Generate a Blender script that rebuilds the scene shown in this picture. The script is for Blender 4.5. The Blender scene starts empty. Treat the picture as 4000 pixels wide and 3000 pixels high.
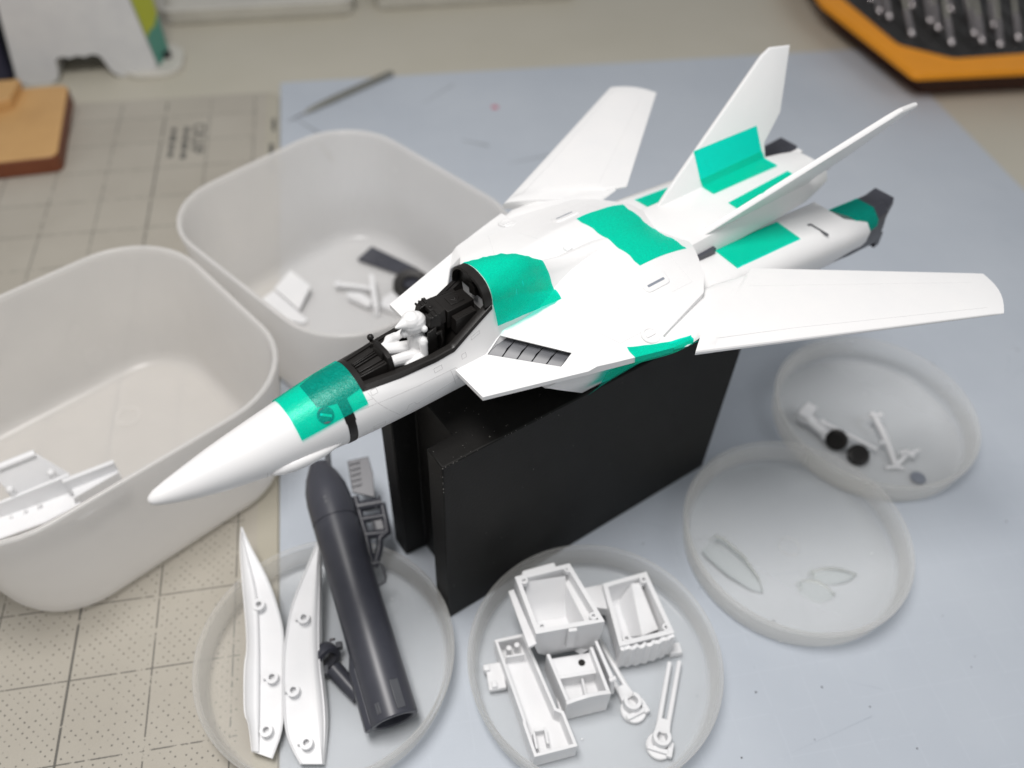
import bpy, bmesh, math, random
from mathutils import Vector, Matrix
random.seed(7)
MM = 0.001
sc = bpy.context.scene
COL = sc.collection
PI = math.pi

# ------------------------------------------------------------------ camera, world, lamps, exposure
cam_d = bpy.data.cameras.new('camera'); cam = bpy.data.objects.new('camera', cam_d); COL.objects.link(cam)
yaw, pitch, roll = math.radians(12.43), math.radians(47.8), math.radians(2.83)
fw = Vector((math.sin(yaw)*math.cos(pitch), math.cos(yaw)*math.cos(pitch), -math.sin(pitch)))
rt = Vector((math.cos(yaw), -math.sin(yaw), 0)); up = rt.cross(fw)
r_ = rt*math.cos(roll) + up*math.sin(roll); u_ = -rt*math.sin(roll) + up*math.cos(roll)
cm = Matrix((r_, u_, -fw)).transposed().to_4x4(); cm.translation = (0, 0, 0.4)
cam.matrix_world = cm
cam_d.sensor_width = 36; cam_d.lens = 1825/2212*36
cam_d.clip_start = 0.01; cam_d.clip_end = 20
cam_d.dof.use_dof = True; cam_d.dof.focus_distance = 0.335; cam_d.dof.aperture_fstop = 5.2
sc.camera = cam

wd = bpy.data.worlds.new('World'); sc.world = wd; wd.use_nodes = True
bg = wd.node_tree.nodes['Background']; bg.inputs[0].default_value = (0.95, 0.97, 1.0, 1); bg.inputs[1].default_value = 0.26

def area(name, loc, target, sx, sy, power, col):
    d = bpy.data.lights.new(name, 'AREA'); d.shape = 'RECTANGLE'; d.size = sx; d.size_y = sy; d.energy = power; d.color = col
    o = bpy.data.objects.new(name, d); COL.objects.link(o); o.location = loc
    o.rotation_euler = (Vector(target)-Vector(loc)).to_track_quat('-Z', 'Y').to_euler()
    return o
area('desk_lamp', (-0.10, 0.17, 0.86), (0.10, 0.22, 0.0), 0.34, 0.20, 5.8, (1.0, 0.97, 0.95))
area('fill_light', (0.75, -0.35, 1.05), (0.15, 0.25, 0.0), 0.7, 0.5, 2.2, (0.97, 0.98, 1.0))  # added fill from the front right, stands for no particular lamp
sc.view_settings.view_transform = 'Standard'; sc.view_settings.look = 'None'
sc.view_settings.exposure = 0.1; sc.view_settings.gamma = 1.0
try:
    sc.cycles.use_denoising = True; sc.cycles.max_bounces = 10; sc.cycles.transparent_max_bounces = 16
    sc.cycles.caustics_reflective = False; sc.cycles.caustics_refractive = False
except Exception:
    pass

# ------------------------------------------------------------------ materials
def mat(name):
    m = bpy.data.materials.new(name); m.use_nodes = True
    nt = m.node_tree; return m, nt, nt.nodes['Principled BSDF'], nt.nodes['Material Output']
def N(nt, t, **kw):
    n = nt.nodes.new(t)
    for k, v in kw.items(): setattr(n, k, v)
    return n
def noise(nt, scale, detail=4, rough=0.6, coord='Object', vec=None):
    tc = N(nt, 'ShaderNodeTexCoord'); n = N(nt, 'ShaderNodeTexNoise')
    n.inputs['Scale'].default_value = scale; n.inputs['Detail'].default_value = detail; n.inputs['Roughness'].default_value = rough
    nt.links.new(vec if vec else tc.outputs[coord], n.inputs['Vector']); return n
def ramp(nt, src, p0, c0, p1, c1):
    r = N(nt, 'ShaderNodeValToRGB'); e = r.color_ramp.elements
    e[0].position = p0; e[0].color = (*c0, 1); e[1].position = p1; e[1].color = (*c1, 1)
    nt.links.new(src, r.inputs[0]); return r
def plastic(name, c0, c1, rough, scale=60, bump=0.0, bscale=900, spec=0.5, sss=0.0):
    m, nt, p, o = mat(name)
    n = noise(nt, scale); r = ramp(nt, n.outputs['Fac'], 0.3, c0, 0.7, c1); nt.links.new(r.outputs[0], p.inputs['Base Color'])
    p.inputs['Roughness'].default_value = rough; p.inputs['Specular IOR Level'].default_value = spec
    if sss:
        p.inputs['Subsurface Weight'].default_value = sss; p.inputs['Subsurface Radius'].default_value = (1, .9, .8); p.inputs['Subsurface Scale'].default_value = 0.0008
    if bump:
        b = N(nt, 'ShaderNodeBump'); b.inputs['Strength'].default_value = bump; b.inputs['Distance'].default_value = 0.0002
        n2 = noise(nt, bscale, 3); nt.links.new(n2.outputs['Fac'], b.inputs['Height']); nt.links.new(b.outputs[0], p.inputs['Normal'])
    return m
WHITE = plastic('white_styrene', (.75, .75, .75), (.775, .77, .765), 0.34)
WHITE2 = plastic('white_styrene_matt', (.775, .78, .79), (.81, .81, .815), 0.42)
BLACK = plastic('black_plastic', (.008, .0072, .0066), (.014, .0125, .0115), 0.40, bump=.25, bscale=2500, spec=.28)
DGREY = plastic('dark_grey_plastic', (.043, .045, .058), (.056, .058, .072), 0.36)
SLATE = plastic('slate_plastic', (.075, .078, .088), (.095, .098, .108), 0.40)
PALEGREY = plastic('pale_grey', (.20, .22, .26), (.24, .26, .30), .5)
SEAM = plastic('faint_seam', (.60, .60, .60), (.64, .64, .64), .5)  # paler copy of the groove shade, for wing and hull lines
GROOVE = plastic('groove_shade', (.40, .39, .39), (.46, .45, .45), .5)  # shade of engraved lines put into the grey of raised tubes
LEATHER = plastic('tan_wood', (.52, .30, .115), (.60, .355, .14), 0.5, scale=25, bump=.2)
REDWOOD = plastic('red_brown_edge', (.13, .035, .012), (.19, .055, .02), 0.5, scale=40)
ORANGE = plastic('orange_plastic', (.82, .30, .004), (.86, .32, .006), 0.42)
DARKCASE = plastic('dark_case', (.014, .013, .012), (.022, .02, .019), 0.5)
OFFWHITE = plastic('off_white_plastic', (.55, .55, .55), (.60, .60, .59), 0.45)
CREAM = plastic('cream_plastic', (.55, .53, .48), (.6, .58, .52), 0.5)
NAVY = plastic('navy_fabric', (.012, .012, .028), (.02, .02, .04), 0.7)
PINKISH = plastic('terracotta', (.5, .30, .22), (.55, .34, .25), 0.6)
def metal(name, c, rough):
    m, nt, p, o = mat(name); n = noise(nt, 300); r = ramp(nt, n.outputs['Fac'], .3, tuple(x*.85 for x in c), .7, c)
    nt.links.new(r.outputs[0], p.inputs['Base Color']); p.inputs['Metallic'].default_value = 1; p.inputs['Roughness'].default_value = rough; return m
STEEL = metal('drill_steel', (.50, .46, .46), .22)
TOOLM = metal('tool_steel', (.42, .41, .36), .5)

def block_mat():
    m, nt, p, o = mat('black_painted_block')
    n = noise(nt, 9, 5); r = ramp(nt, n.outputs['Fac'], .35, (.005, .0047, .0044), .75, (.012, .0115, .0105))
    n2 = noise(nt, 420, 2); r2 = ramp(nt, n2.outputs['Fac'], .735, (0, 0, 0), .76, (1, 1, 1))   # flecks of worn paint
    mx = N(nt, 'ShaderNodeMix', data_type='RGBA'); nt.links.new(r2.outputs[0], mx.inputs[0]); nt.links.new(r.outputs[0], mx.inputs[6]); mx.inputs[7].default_value = (.10, .095, .085, 1)
    nt.links.new(mx.outputs[2], p.inputs['Base Color']); p.inputs['Roughness'].default_value = .52; p.inputs['Specular IOR Level'].default_value = .16
    b = N(nt, 'ShaderNodeBump'); b.inputs['Strength'].default_value = .3; b.inputs['Distance'].default_value = .0003
    n3 = noise(nt, 700, 3); nt.links.new(n3.outputs['Fac'], b.inputs['Height']); nt.links.new(b.outputs[0], p.inputs['Normal'])
    return m
BLOCK = block_mat()

def tape_mat():
    m, nt, p, o = mat('green_masking_tape')
    n = noise(nt, 420, 4, .7); r = ramp(nt, n.outputs['Fac'], .3, (.0, .61, .50), .7, (.003, .66, .545))
    nt.links.new(r.outputs[0], p.inputs['Base Color']); p.inputs['Roughness'].default_value = .27; p.inputs['Specular IOR Level'].default_value = .7
    b = N(nt, 'ShaderNodeBump'); b.inputs['Strength'].default_value = .45; b.inputs['Distance'].default_value = .00035
    n2 = noise(nt, 800, 4, .65); nt.links.new(n2.outputs['Fac'], b.inputs['Height']); nt.links.new(b.outputs[0], p.inputs['Normal'])
    t = N(nt, 'ShaderNodeBsdfTransparent'); t.inputs[0].default_value = (.02, .95, .84, 1)
    mx = N(nt, 'ShaderNodeMixShader')
    n3 = noise(nt, 1500, 3, .7); mr = N(nt, 'ShaderNodeMapRange'); mr.inputs[1].default_value = .3; mr.inputs[2].default_value = .7; mr.inputs[3].default_value = .70; mr.inputs[4].default_value = .88
    nt.links.new(n3.outputs['Fac'], mr.inputs[0]); nt.links.new(mr.outputs[0], mx.inputs[0])
    nt.links.new(p.outputs[0], mx.inputs[1]); nt.links.new(t.outputs[0], mx.inputs[2]); nt.links.new(mx.outputs[0], o.inputs['Surface'])
    return m
TAPE = tape_mat()

def frosted(name, col, clear, rough=.35, spec=.35, graze=.3, trans=.4):
    """milky thin plastic: scatters more where it is seen edge-on (longer way through the wall)"""
    m, nt, p, o = mat(name)
    n = noise(nt, 35, 3); r = ramp(nt, n.outputs['Fac'], .3, tuple(x*.97 for x in col), .7, col)
    p.inputs['Specular IOR Level'].default_value = spec
    nr = noise(nt, 14, 4); rr = N(nt, 'ShaderNodeMapRange'); rr.inputs[1].default_value = .3; rr.inputs[2].default_value = .7; rr.inputs[3].default_value = rough*.75; rr.inputs[4].default_value = rough*1.3
    nt.links.new(nr.outputs['Fac'], rr.inputs[0]); nt.links.new(rr.outputs[0], p.inputs['Roughness'])
    nt.links.new(r.outputs[0], p.inputs['Base Color'])
    tl = N(nt, 'ShaderNodeBsdfTranslucent'); nt.links.new(r.outputs[0], tl.inputs[0])
    m1 = N(nt, 'ShaderNodeMixShader'); m1.inputs[0].default_value = trans
    nt.links.new(p.outputs[0], m1.inputs[1]); nt.links.new(tl.outputs[0], m1.inputs[2])
    t = N(nt, 'ShaderNodeBsdfTransparent'); t.inputs[0].default_value = (.99, .99, .99, 1)
    lw = N(nt, 'ShaderNodeLayerWeight'); lw.inputs[0].default_value = .5
    mr = N(nt, 'ShaderNodeMapRange'); mr.inputs[1].default_value = .1; mr.inputs[2].default_value = .95; mr.inputs[3].default_value = clear; mr.inputs[4].default_value = clear*graze
    nt.links.new(lw.outputs['Facing'], mr.inputs[0])
    m2 = N(nt, 'ShaderNodeMixShader'); nt.links.new(mr.outputs[0], m2.inputs[0])
    nt.links.new(m1.outputs[0], m2.inputs[1]); nt.links.new(t.outputs[0], m2.inputs[2]); nt.links.new(m2.outputs[0], o.inputs['Surface'])
    return m
FROST = frosted('frosted_polypropylene', (.965, .95, .93), .42, .22, .6, .55, .46)
DISHM = frosted('hazy_dish_plastic', (.93, .92, .89), .82, .14, .7, .25, .45)
def clear_mat():
    m, nt, p, o = mat('clear_styrene')
    g = N(nt, 'ShaderNodeBsdfGlossy'); g.inputs['Roughness'].default_value = .06
    t = N(nt, 'ShaderNodeBsdfTransparent'); t.inputs[0].default_value = (.985, .99, .985, 1)
    lw = N(nt, 'ShaderNodeLayerWeight'); lw.inputs[0].default_value = .10
    mx = N(nt, 'ShaderNodeMixShader'); nt.links.new(lw.outputs['Fresnel'], mx.inputs[0])
    dw = N(nt, 'ShaderNodeBsdfTranslucent'); dw.inputs[0].default_value = (.95, .96, .94, 1); df = N(nt, 'ShaderNodeBsdfDiffuse'); df.inputs[0].default_value = (.95, .96, .94, 1)  # white at grazing angles stands in for bright edge glints
    m1 = N(nt, 'ShaderNodeMixShader'); nt.links.new(dw.outputs[0], m1.inputs[1]); nt.links.new(df.outputs[0], m1.inputs[2])
    m2 = N(nt, 'ShaderNodeMixShader'); m2.inputs[0].default_value = .3; nt.links.new(m1.outputs[0], m2.inputs[1]); nt.links.new(g.outputs[0], m2.inputs[2])
    nt.links.new(t.outputs[0], mx.inputs[1]); nt.links.new(m2.outputs[0], mx.inputs[2]); nt.links.new(mx.outputs[0], o.inputs['Surface'])
    return m
CLEAR = clear_mat()

def math_node(nt, op, a, b=None):
    n = N(nt, 'ShaderNodeMath', operation=op)
    for i, x in enumerate((a, b)):
        if x is None: continue
        if isinstance(x, (int, float)): n.inputs[i].default_value = x
        else: nt.links.new(x, n.inputs[i])
    return n.outputs[0]
def line_mask(nt, x, off, period, half):
    """1 on lines at off + k*period"""
    t = math_node(nt, 'PINGPONG', math_node(nt, 'SUBTRACT', x, off), period/2)
    return math_node(nt, 'LESS_THAN', t, half)
def grey_mat_material():
    m, nt, p, o = mat('grey_cutting_mat_surface')
    geo = N(nt, 'ShaderNodeNewGeometry'); sp = N(nt, 'ShaderNodeSeparateXYZ'); nt.links.new(geo.outputs['Position'], sp.inputs[0])
    X, Y = math_node(nt, 'MULTIPLY', sp.outputs[0], 1000), math_node(nt, 'MULTIPLY', sp.outputs[1], 1000)
    n = noise(nt, 12, 5, vec=geo.outputs['Position']); base = ramp(nt, n.outputs['Fac'], .3, (.39, .360, .305), .72, (.45, .42, .36))
    wear = noise(nt, 130, 4, .7, vec=geo.outputs['Position']); wearbig = noise(nt, 9, 2, .5, vec=geo.outputs['Position'])
    lx = line_mask(nt, X, -89.2, 37.95, .36); ly = line_mask(nt, Y, 158.9, 39.27, .32)
    ly2 = line_mask(nt, Y, 158.9+39.27/2, 39.27*2, .12)
    bold = math_node(nt, 'LESS_THAN', math_node(nt, 'ABSOLUTE', math_node(nt, 'ADD', X, 165.1)), .62)
    ln = math_node(nt, 'MAXIMUM', math_node(nt, 'MAXIMUM', lx, ly), bold)
    wm = math_node(nt, 'GREATER_THAN', math_node(nt, 'ADD', wear.outputs['Fac'], math_node(nt, 'MULTIPLY', wearbig.outputs['Fac'], .35)), .60)
    ln = math_node(nt, 'MULTIPLY', ln, wm)
    # dots between the lines, worn away towards the back of the mat
    dx = math_node(nt, 'PINGPONG', math_node(nt, 'SUBTRACT', X, -89.2), 37.95/16); dy = math_node(nt, 'PINGPONG', math_node(nt, 'SUBTRACT', Y, 158.9), 39.27/16)
    d1 = math_node(nt, 'SQRT', math_node(nt, 'ADD', math_node(nt, 'MULTIPLY', dx, dx), math_node(nt, 'MULTIPLY', dy, dy)))
    dx2 = math_node(nt, 'SUBTRACT', 37.95/16, dx); dy2 = math_node(nt, 'SUBTRACT', 39.27/16, dy)
    d2 = math_node(nt, 'SQRT', math_node(nt, 'ADD', math_node(nt, 'MULTIPLY', dx2, dx2), math_node(nt, 'MULTIPLY', dy2, dy2)))
    dots = math_node(nt, 'LESS_THAN', math_node(nt, 'MINIMUM', d1, d2), math_node(nt, 'ADD', math_node(nt, 'MULTIPLY', wear.outputs['Fac'], .6), .12))
    near = math_node(nt, 'LESS_THAN', Y, 300)
    wd2 = noise(nt, 220, 2, .5, vec=geo.outputs['Position'])
    dots = math_node(nt, 'MULTIPLY', math_node(nt, 'MULTIPLY', dots, near), math_node(nt, 'GREATER_THAN', wd2.outputs['Fac'], .46))
    inx = math_node(nt, 'LESS_THAN', X, -86); iny = math_node(nt, 'LESS_THAN', Y, 734)
    ink = math_node(nt, 'MULTIPLY', math_node(nt, 'MULTIPLY', math_node(nt, 'MAXIMUM', ln, dots), inx), iny)
    mx = N(nt, 'ShaderNodeMix', data_type='RGBA'); nt.links.new(math_node(nt, 'MULTIPLY', ink, .80), mx.inputs[0]); nt.links.new(base.outputs[0], mx.inputs[6]); mx.inputs[7].default_value = (.055, .055, .05, 1)
    # yellowed border strip along the right edge
    edge = math_node(nt, 'GREATER_THAN', X, -79); ye = N(nt, 'ShaderNodeMix', data_type='RGBA')
    nt.links.new(math_node(nt, 'MULTIPLY', edge, .22), ye.inputs[0]); nt.links.new(mx.outputs[2], ye.inputs[6]); ye.inputs[7].default_value = (.46, .44, .31, 1)
    nt.links.new(ye.outputs[2], p.inputs['Base Color']); p.inputs['Roughness'].default_value = .42; p.inputs['Specular IOR Level'].default_value = .35
    b = N(nt, 'ShaderNodeBump'); b.inputs['Strength'].default_value = .35; b.inputs['Distance'].default_value = .0004
    nb = noise(nt, 1300, 2, .5, vec=geo.outputs['Position']); nt.links.new(nb.outputs['Fac'], b.inputs['Height']); nt.links.new(b.outputs[0], p.inputs['Normal'])
    return m
def blue_mat_material():
    m, nt, p, o = mat('blue_cutting_mat_surface')
    geo = N(nt, 'ShaderNodeNewGeometry'); sp = N(nt, 'ShaderNodeSeparateXYZ'); nt.links.new(geo.outputs['Position'], sp.inputs[0])
    X, Y = math_node(nt, 'MULTIPLY', sp.outputs[0], 1000), math_node(nt, 'MULTIPLY', sp.outputs[1], 1000)
    n = noise(nt, 8, 5, .55, vec=geo.outputs['Position']); base = ramp(nt, n.outputs['Fac'], .3, (.455, .495, .55), .72, (.51, .55, .60))
    ln = math_node(nt, 'MAXIMUM', line_mask(nt, X, 0, 20.5, .28), line_mask(nt, Y, 4, 20.5, .28))
    w = noise(nt, 60, 3, vec=geo.outputs['Position'])
    ln = math_node(nt, 'MULTIPLY', ln, math_node(nt, 'MULTIPLY', math_node(nt, 'GREATER_THAN', w.outputs['Fac'], .45), .16))
    mx = N(nt, 'ShaderNodeMix', data_type='RGBA'); nt.links.new(ln, mx.inputs[0]); nt.links.new(base.outputs[0], mx.inputs[6]); mx.inputs[7].default_value = (.6, .64, .70, 1)
    st = noise(nt, 22, 6, .75, vec=geo.outputs['Position']); sr = ramp(nt, st.outputs['Fac'], .66, (1, 1, 1), .78, (.62, .62, .60))   # old paint stains
    m2 = N(nt, 'ShaderNodeMix', data_type='RGBA', blend_type='MULTIPLY'); m2.inputs[0].default_value = 1
    nt.links.new(mx.outputs[2], m2.inputs[6]); nt.links.new(sr.outputs[0], m2.inputs[7])
    nt.links.new(m2.outputs[2], p.inputs['Base Color']); p.inputs['Roughness'].default_value = .45; p.inputs['Specular IOR Level'].default_value = .4
    b = N(nt, 'ShaderNodeBump'); b.inputs['Strength'].default_value = .15; b.inputs['Distance'].default_value = .0003
    nb = noise(nt, 900, 3, .5, vec=geo.outputs['Position']); nt.links.new(nb.outputs['Fac'], b.inputs['Height']); nt.links.new(b.outputs[0], p.inputs['Normal'])
    return m
GMAT, BMAT = grey_mat_material(), blue_mat_material()
DESKM = plastic('desk_laminate', (.49, .462, .38), (.53, .50, .42), .5, scale=6, bump=.1, bscale=500)
INK = plastic('printed_ink', (.07, .07, .065), (.11, .11, .10), .6)
def label_mat():
    m, nt, p, o = mat('paper_label')
    tc = N(nt, 'ShaderNodeTexCoord'); sp = N(nt, 'ShaderNodeSeparateXYZ'); nt.links.new(tc.outputs['Object'], sp.inputs[0])
    n = noise(nt, 18, 2); v = math_node(nt, 'ADD', sp.outputs[2], math_node(nt, 'MULTIPLY', n.outputs['Fac'], .03))
    r = N(nt, 'ShaderNodeValToRGB'); cr = r.color_ramp; cr.interpolation = 'CONSTANT'
    for pos, c in ((0, (.07, .26, .20)), (.55, (.42, .45, .03)), (.85, (.07, .26, .20))):
        e = cr.elements.new(pos); e.color = (*c, 1)
    nt.links.new(math_node(nt, 'MULTIPLY', v, 11), r.inputs[0]); nt.links.new(r.outputs[0], p.inputs['Base Color']); p.inputs['Roughness'].default_value = .4
    return m
LABEL = label_mat()

# ------------------------------------------------------------------ mesh helpers (everything in millimetres)
class MB:
    def __init__(s): s.v = []; s.f = []
    def add(s, vs, fs):
        k = len(s.v); s.v += [tuple(x) for x in vs]; s.f += [tuple(i+k for i in f) for f in fs]; return s
    def box(s, a, b, T=None):
        x0, y0, z0 = a; x1, y1, z1 = b
        vs = [(x0,y0,z0),(x1,y0,z0),(x1,y1,z0),(x0,y1,z0),(x0,y0,z1),(x1,y0,z1),(x1,y1,z1),(x0,y1,z1)]
        return s.hexa(vs, T)
    def hexa(s, vs, T=None):
        if T: vs = [T @ Vector(x) for x in vs]
        return s.add(vs, [(0,3,2,1),(4,5,6,7),(0,1,5,4),(1,2,6,5),(2,3,7,6),(3,0,4,7)])
    def prism(s, poly, z0, z1, T=None):
        n = len(poly); ar = sum(poly[i][0]*poly[(i+1)%n][1]-poly[(i+1)%n][0]*poly[i][1] for i in range(n))
        if ar < 0: poly = poly[::-1]
        vs = [(x, y, z0) for x, y in poly] + [(x, y, z1) for x, y in poly]
        if T: vs = [T @ Vector(x) for x in vs]
        return s.add(vs, [tuple(range(n-1, -1, -1)), tuple(range(n, 2*n))] + [(i, (i+1)%n, n+(i+1)%n, n+i) for i in range(n)])
    def loft(s, rings, closed=True, cap0=True, cap1=True, flip=False):
        n = len(rings[0]); vs = [p for r in rings for p in r]; fs = []
        for a in range(len(rings)-1):
            for i in range(n if closed else n-1):
                j = (i+1) % n; fs.append((a*n+i, a*n+j, (a+1)*n+j, (a+1)*n+i))
        if cap0: fs.append(tuple(range(n-1, -1, -1)))
        if cap1: fs.append(tuple((len(rings)-1)*n+i for i in range(n)))
        if flip: fs = [f[::-1] for f in fs]
        return s.add(vs, fs)
    def grid(s, rows, flip=False): return s.loft(rows, False, False, False, flip)
    def slab(s, rows, nrm):
        """thin sheet with thickness: rows of points and an offset function"""
        n = len(rows[0]); a = len(rows); top = rows; bot = [[nrm(p) for p in r] for r in rows]
        s.grid(top); s.grid(bot, True)
        ed = [(0, j) for j in range(n)] + [(i, n-1) for i in range(1, a)] + [(a-1, j) for j in range(n-2, -1, -1)] + [(i, 0) for i in range(a-2, 0, -1)]
        k = len(s.v); m = len(ed)
        s.v += [tuple(top[i][j]) for i, j in ed] + [tuple(bot[i][j]) for i, j in ed]
        s.f += [(k+i, k+m+i, k+m+(i+1)%m, k+(i+1)%m) for i in range(m)]
        return s
    def lathe(s, prof, n=64, c=(0,0,0), T=None, a0=0, a1=2*PI):
        full = abs(a1-a0-2*PI) < 1e-6
        vs = []; m = len(prof); k = n if full else n+1
        for i in range(k):
            t = a0+(a1-a0)*i/n
            for r, z in prof: vs.append((c[0]+r*math.cos(t), c[1]+r*math.sin(t), c[2]+z))
        if T: vs = [T @ Vector(x) for x in vs]
        fs = []
        for i in range(n):
            j = (i+1) % k
            for q in range(m-1): fs.append((i*m+q, j*m+q, j*m+q+1, i*m+q+1))
        return s.add(vs, fs)
    def tube(s, pts, r, n=10, caps=True):
        pts = [Vector(p) for p in pts]; rs = r if isinstance(r, (list, tuple)) else [r]*len(pts)
        rings = []; ref = None
        for i, p in enumerate(pts):
            d = (pts[min(i+1, len(pts)-1)] - pts[max(i-1, 0)]).normalized()
            if ref is None: ref = Vector((0,0,1)) if abs(d.z) < .9 else Vector((1,0,0))
            x = d.cross(ref).normalized(); y = x.cross(d).normalized(); ref = y
            rings.append([p + x*rs[i]*math.cos(2*PI*k/n) + y*rs[i]*math.sin(2*PI*k/n) for k in range(n)])
        return s.loft(rings, True, caps, caps, True)
    def ball(s, c, r, n=12, sc3=(1,1,1)):
        prof = [(max(1e-4, math.sin(PI*i/8))*r, -math.cos(PI*i/8)*r) for i in range(9)]
        vs0 = len(s.v); s.lathe(prof, n)
        for i in range(vs0, len(s.v)):
            x, y, z = s.v[i]; s.v[i] = (c[0]+x*sc3[0], c[1]+y*sc3[1], c[2]+z*sc3[2])
        return s
    def build(s, name, m, parent=None, off=(0,0,0), angle=35, bevel=0, weld=True, seg=2, recalc=True):
        me = bpy.data.meshes.new(name)
        me.from_pydata([((x+off[0])*MM, (y+off[1])*MM, (z+off[2])*MM) for x, y, z in s.v], [], s.f)
        bm = bmesh.new(); bm.from_mesh(me)
        if weld: bmesh.ops.remove_doubles(bm, verts=bm.verts, dist=2e-6)
        if recalc: bmesh.ops.recalc_face_normals(bm, faces=bm.faces)
        bm.to_mesh(me); bm.free()
        me.polygons.foreach_set('use_smooth', [True]*len(me.polygons)); me.set_sharp_from_angle(angle=math.radians(angle))
        me.materials.append(m); me.update()
        o = bpy.data.objects.new(name, me); COL.objects.link(o)
        if parent: o.parent = parent
        if bevel:
            b = o.modifiers.new('bevel', 'BEVEL'); b.width = bevel*MM; b.segments = seg; b.limit_method = 'ANGLE'; b.angle_limit = math.radians(35); b.harden_normals = False
        return o
def thing(name, label, cat, loc, rotz=0, group=None, matrix=None):
    o = bpy.data.objects.new(name, None); COL.objects.link(o); o.empty_display_size = .01
    if matrix: o.matrix_world = matrix
    else: o.location = [x*MM for x in loc]; o.rotation_euler = (0, 0, rotz)
    o['label'] = label; o['category'] = cat
    if group: o['group'] = group
    return o
def tag(o, label, cat, loc=None, group=None):
    o['label'] = label; o['category'] = cat
    if loc: o.location = [x*MM for x in loc]
    if group: o['group'] = group
    return o
def dup(root, loc, rotz, label):
    c = root.copy(); COL.objects.link(c); c.location = [x*MM for x in loc]; c.rotation_euler = (0, 0, rotz); c['label'] = label
    for ch in root.children:
        d = ch.copy(); COL.objects.link(d); d.parent = c
    return c
def lerp(x, xs, ys):
    if x <= xs[0]: return ys[0]
    for i in range(len(xs)-1):
        if x <= xs[i+1]: return ys[i]+(ys[i+1]-ys[i])*(x-xs[i])/(xs[i+1]-xs[i])
    return ys[-1]
def sstep(a, b, x):
    t = min(1, max(0, (x-a)/(b-a))); return t*t*(3-2*t)
def rrect(x0, y0, x1, y1, r, n=6):
    out = []
    for cx, cy, a in ((x1-r, y1-r, 0), (x0+r, y1-r, 90), (x0+r, y0+r, 180), (x1-r, y0+r, 270)):
        for i in range(n+1):
            t = math.radians(a+90*i/n); out.append((cx+r*math.cos(t), cy+r*math.sin(t)))
    return out
def frame2(ox, oy, oz, ang):   # local frame with x along ang
    return Matrix.Translation((ox, oy, oz)) @ Matrix.Rotation(ang, 4, 'Z')

# ------------------------------------------------------------------ setting: desk, mats
o = MB().box((-900, -60, -40), (1200, 1900, -2.2)).build('desk', DESKM, bevel=1); o['kind'] = 'structure'
g = MB().prism(rrect(-560, -40, -67.8, 742, 12), -2, -.15).build('grey_cutting_mat', GMAT, off=(300, -350, 2), bevel=.4)
gm = thing('grey_cutting_mat', 'worn grey cutting mat with black grid lines and dots, at the left', 'cutting mat', (-300, 350, -2))
g.name = 'mat_sheet'; g.parent = gm
b = MB().prism(rrect(-67, -40, 541, 757.5, 3), -2, 0).build('mat_sheet', BMAT, off=(-237, -358, 2), bevel=.4)
bm_ = thing('blue_cutting_mat', 'pale blue cutting mat lying under the jet model and round dishes', 'cutting mat', (237, 358, -2)); b.parent = bm_
# printed name on the grey mat, read from the right-hand side
def text_mesh(body, size, name, parent, loc, rot, m, thick=.02):
    cu = bpy.data.curves.new(name, 'FONT'); cu.body = body; cu.size = size; cu.extrude = thick; cu.offset = .28; cu.space_character = 1.12
    t = bpy.data.objects.new(name, cu); COL.objects.link(t)
    dg = bpy.context.evaluated_depsgraph_get(); me = bpy.data.meshes.new_from_object(t.evaluated_get(dg)); bpy.data.objects.remove(t)
    me.transform(Matrix.Scale(MM, 4)); me.materials.append(m)
    o = bpy.data.objects.new(name, me); COL.objects.link(o); o.parent = parent
    o.location = [x*MM for x in loc]; o.rotation_euler = rot; return o
text_mesh('CKUIP', 15, 'printed_name', gm, (-140+300, 694-350, 1.9), (0, 0, -PI/2), INK)
ms = MB()
for i, (x, ws) in enumerate(((-147.5, (9, 8, 13, 10)), (-158, (7, 12, 9, 8)))):
    y = 690
    for w in ws:
        ms.box((x, y-w, -.15), (x+4, y, -.11)); y -= w+3
ms.build('printed_text_line', INK, gm, off=(300, -350, 2))
MB().box((-74, 675, -.15), (-71, 695, -.11)).box((-76, 612, -.15), (-72.5, 655, -.11)).build('printed_mark', INK, gm, off=(300, -350, 2))
# specks and crumbs on the blue mat
sm = MB()
SP = [(128,227),(150,196),(159,138),(130,141),(192,135),(211,122),(178,112),(141,110),(271,160),(338,208),(276,137),(271,132),(224,100),(182,172),(300,230),(-20,168),(360,330)]
for x, y in SP: sm.ball((x, y, .15), random.uniform(.25, .6), 7, (1, 1, .5))
o = sm.build('crumbs', DARKCASE, bm_, off=(-237, -358, 2)); o['kind'] = 'stuff'
m_, nt_, p_, o_ = mat('pink_paint_spot'); p_.inputs['Base Color'].default_value = (.55, .10, .16, 1); p_.inputs['Roughness'].default_value = .5
MB().lathe([(0.01, .06), (2.6, .05), (3.2, .01)], 20, (123.5, 690, 0)).build('paint_spot', m_, bm_, off=(-237, -358, 2))
for (x0, y0, x1, y1, w_) in ((-52,690,-22,650,1.6),(60,705,92,735,.8),(120,600,180,612,1.2),(86,640,108,628,1.4),(-36,655,-24,622,2.2)):
    d = Vector((x1-x0, y1-y0)); nn = Vector((-d.y, d.x)).normalized()*w_
    MB().add([(x0-nn.x*.3, y0-nn.y*.3, .03), (x1-nn.x, y1-nn.y, .03), (x1+nn.x, y1+nn.y, .03), (x0+nn.x*.3, y0+nn.y*.3, .03)], [(0,1,2,3)]).build('paint_smear', TOOLM if w_ > 2 else plastic('smear', (.24,.26,.28), (.28,.30,.32), .5), bm_, off=(-237, -358, 2))

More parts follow.
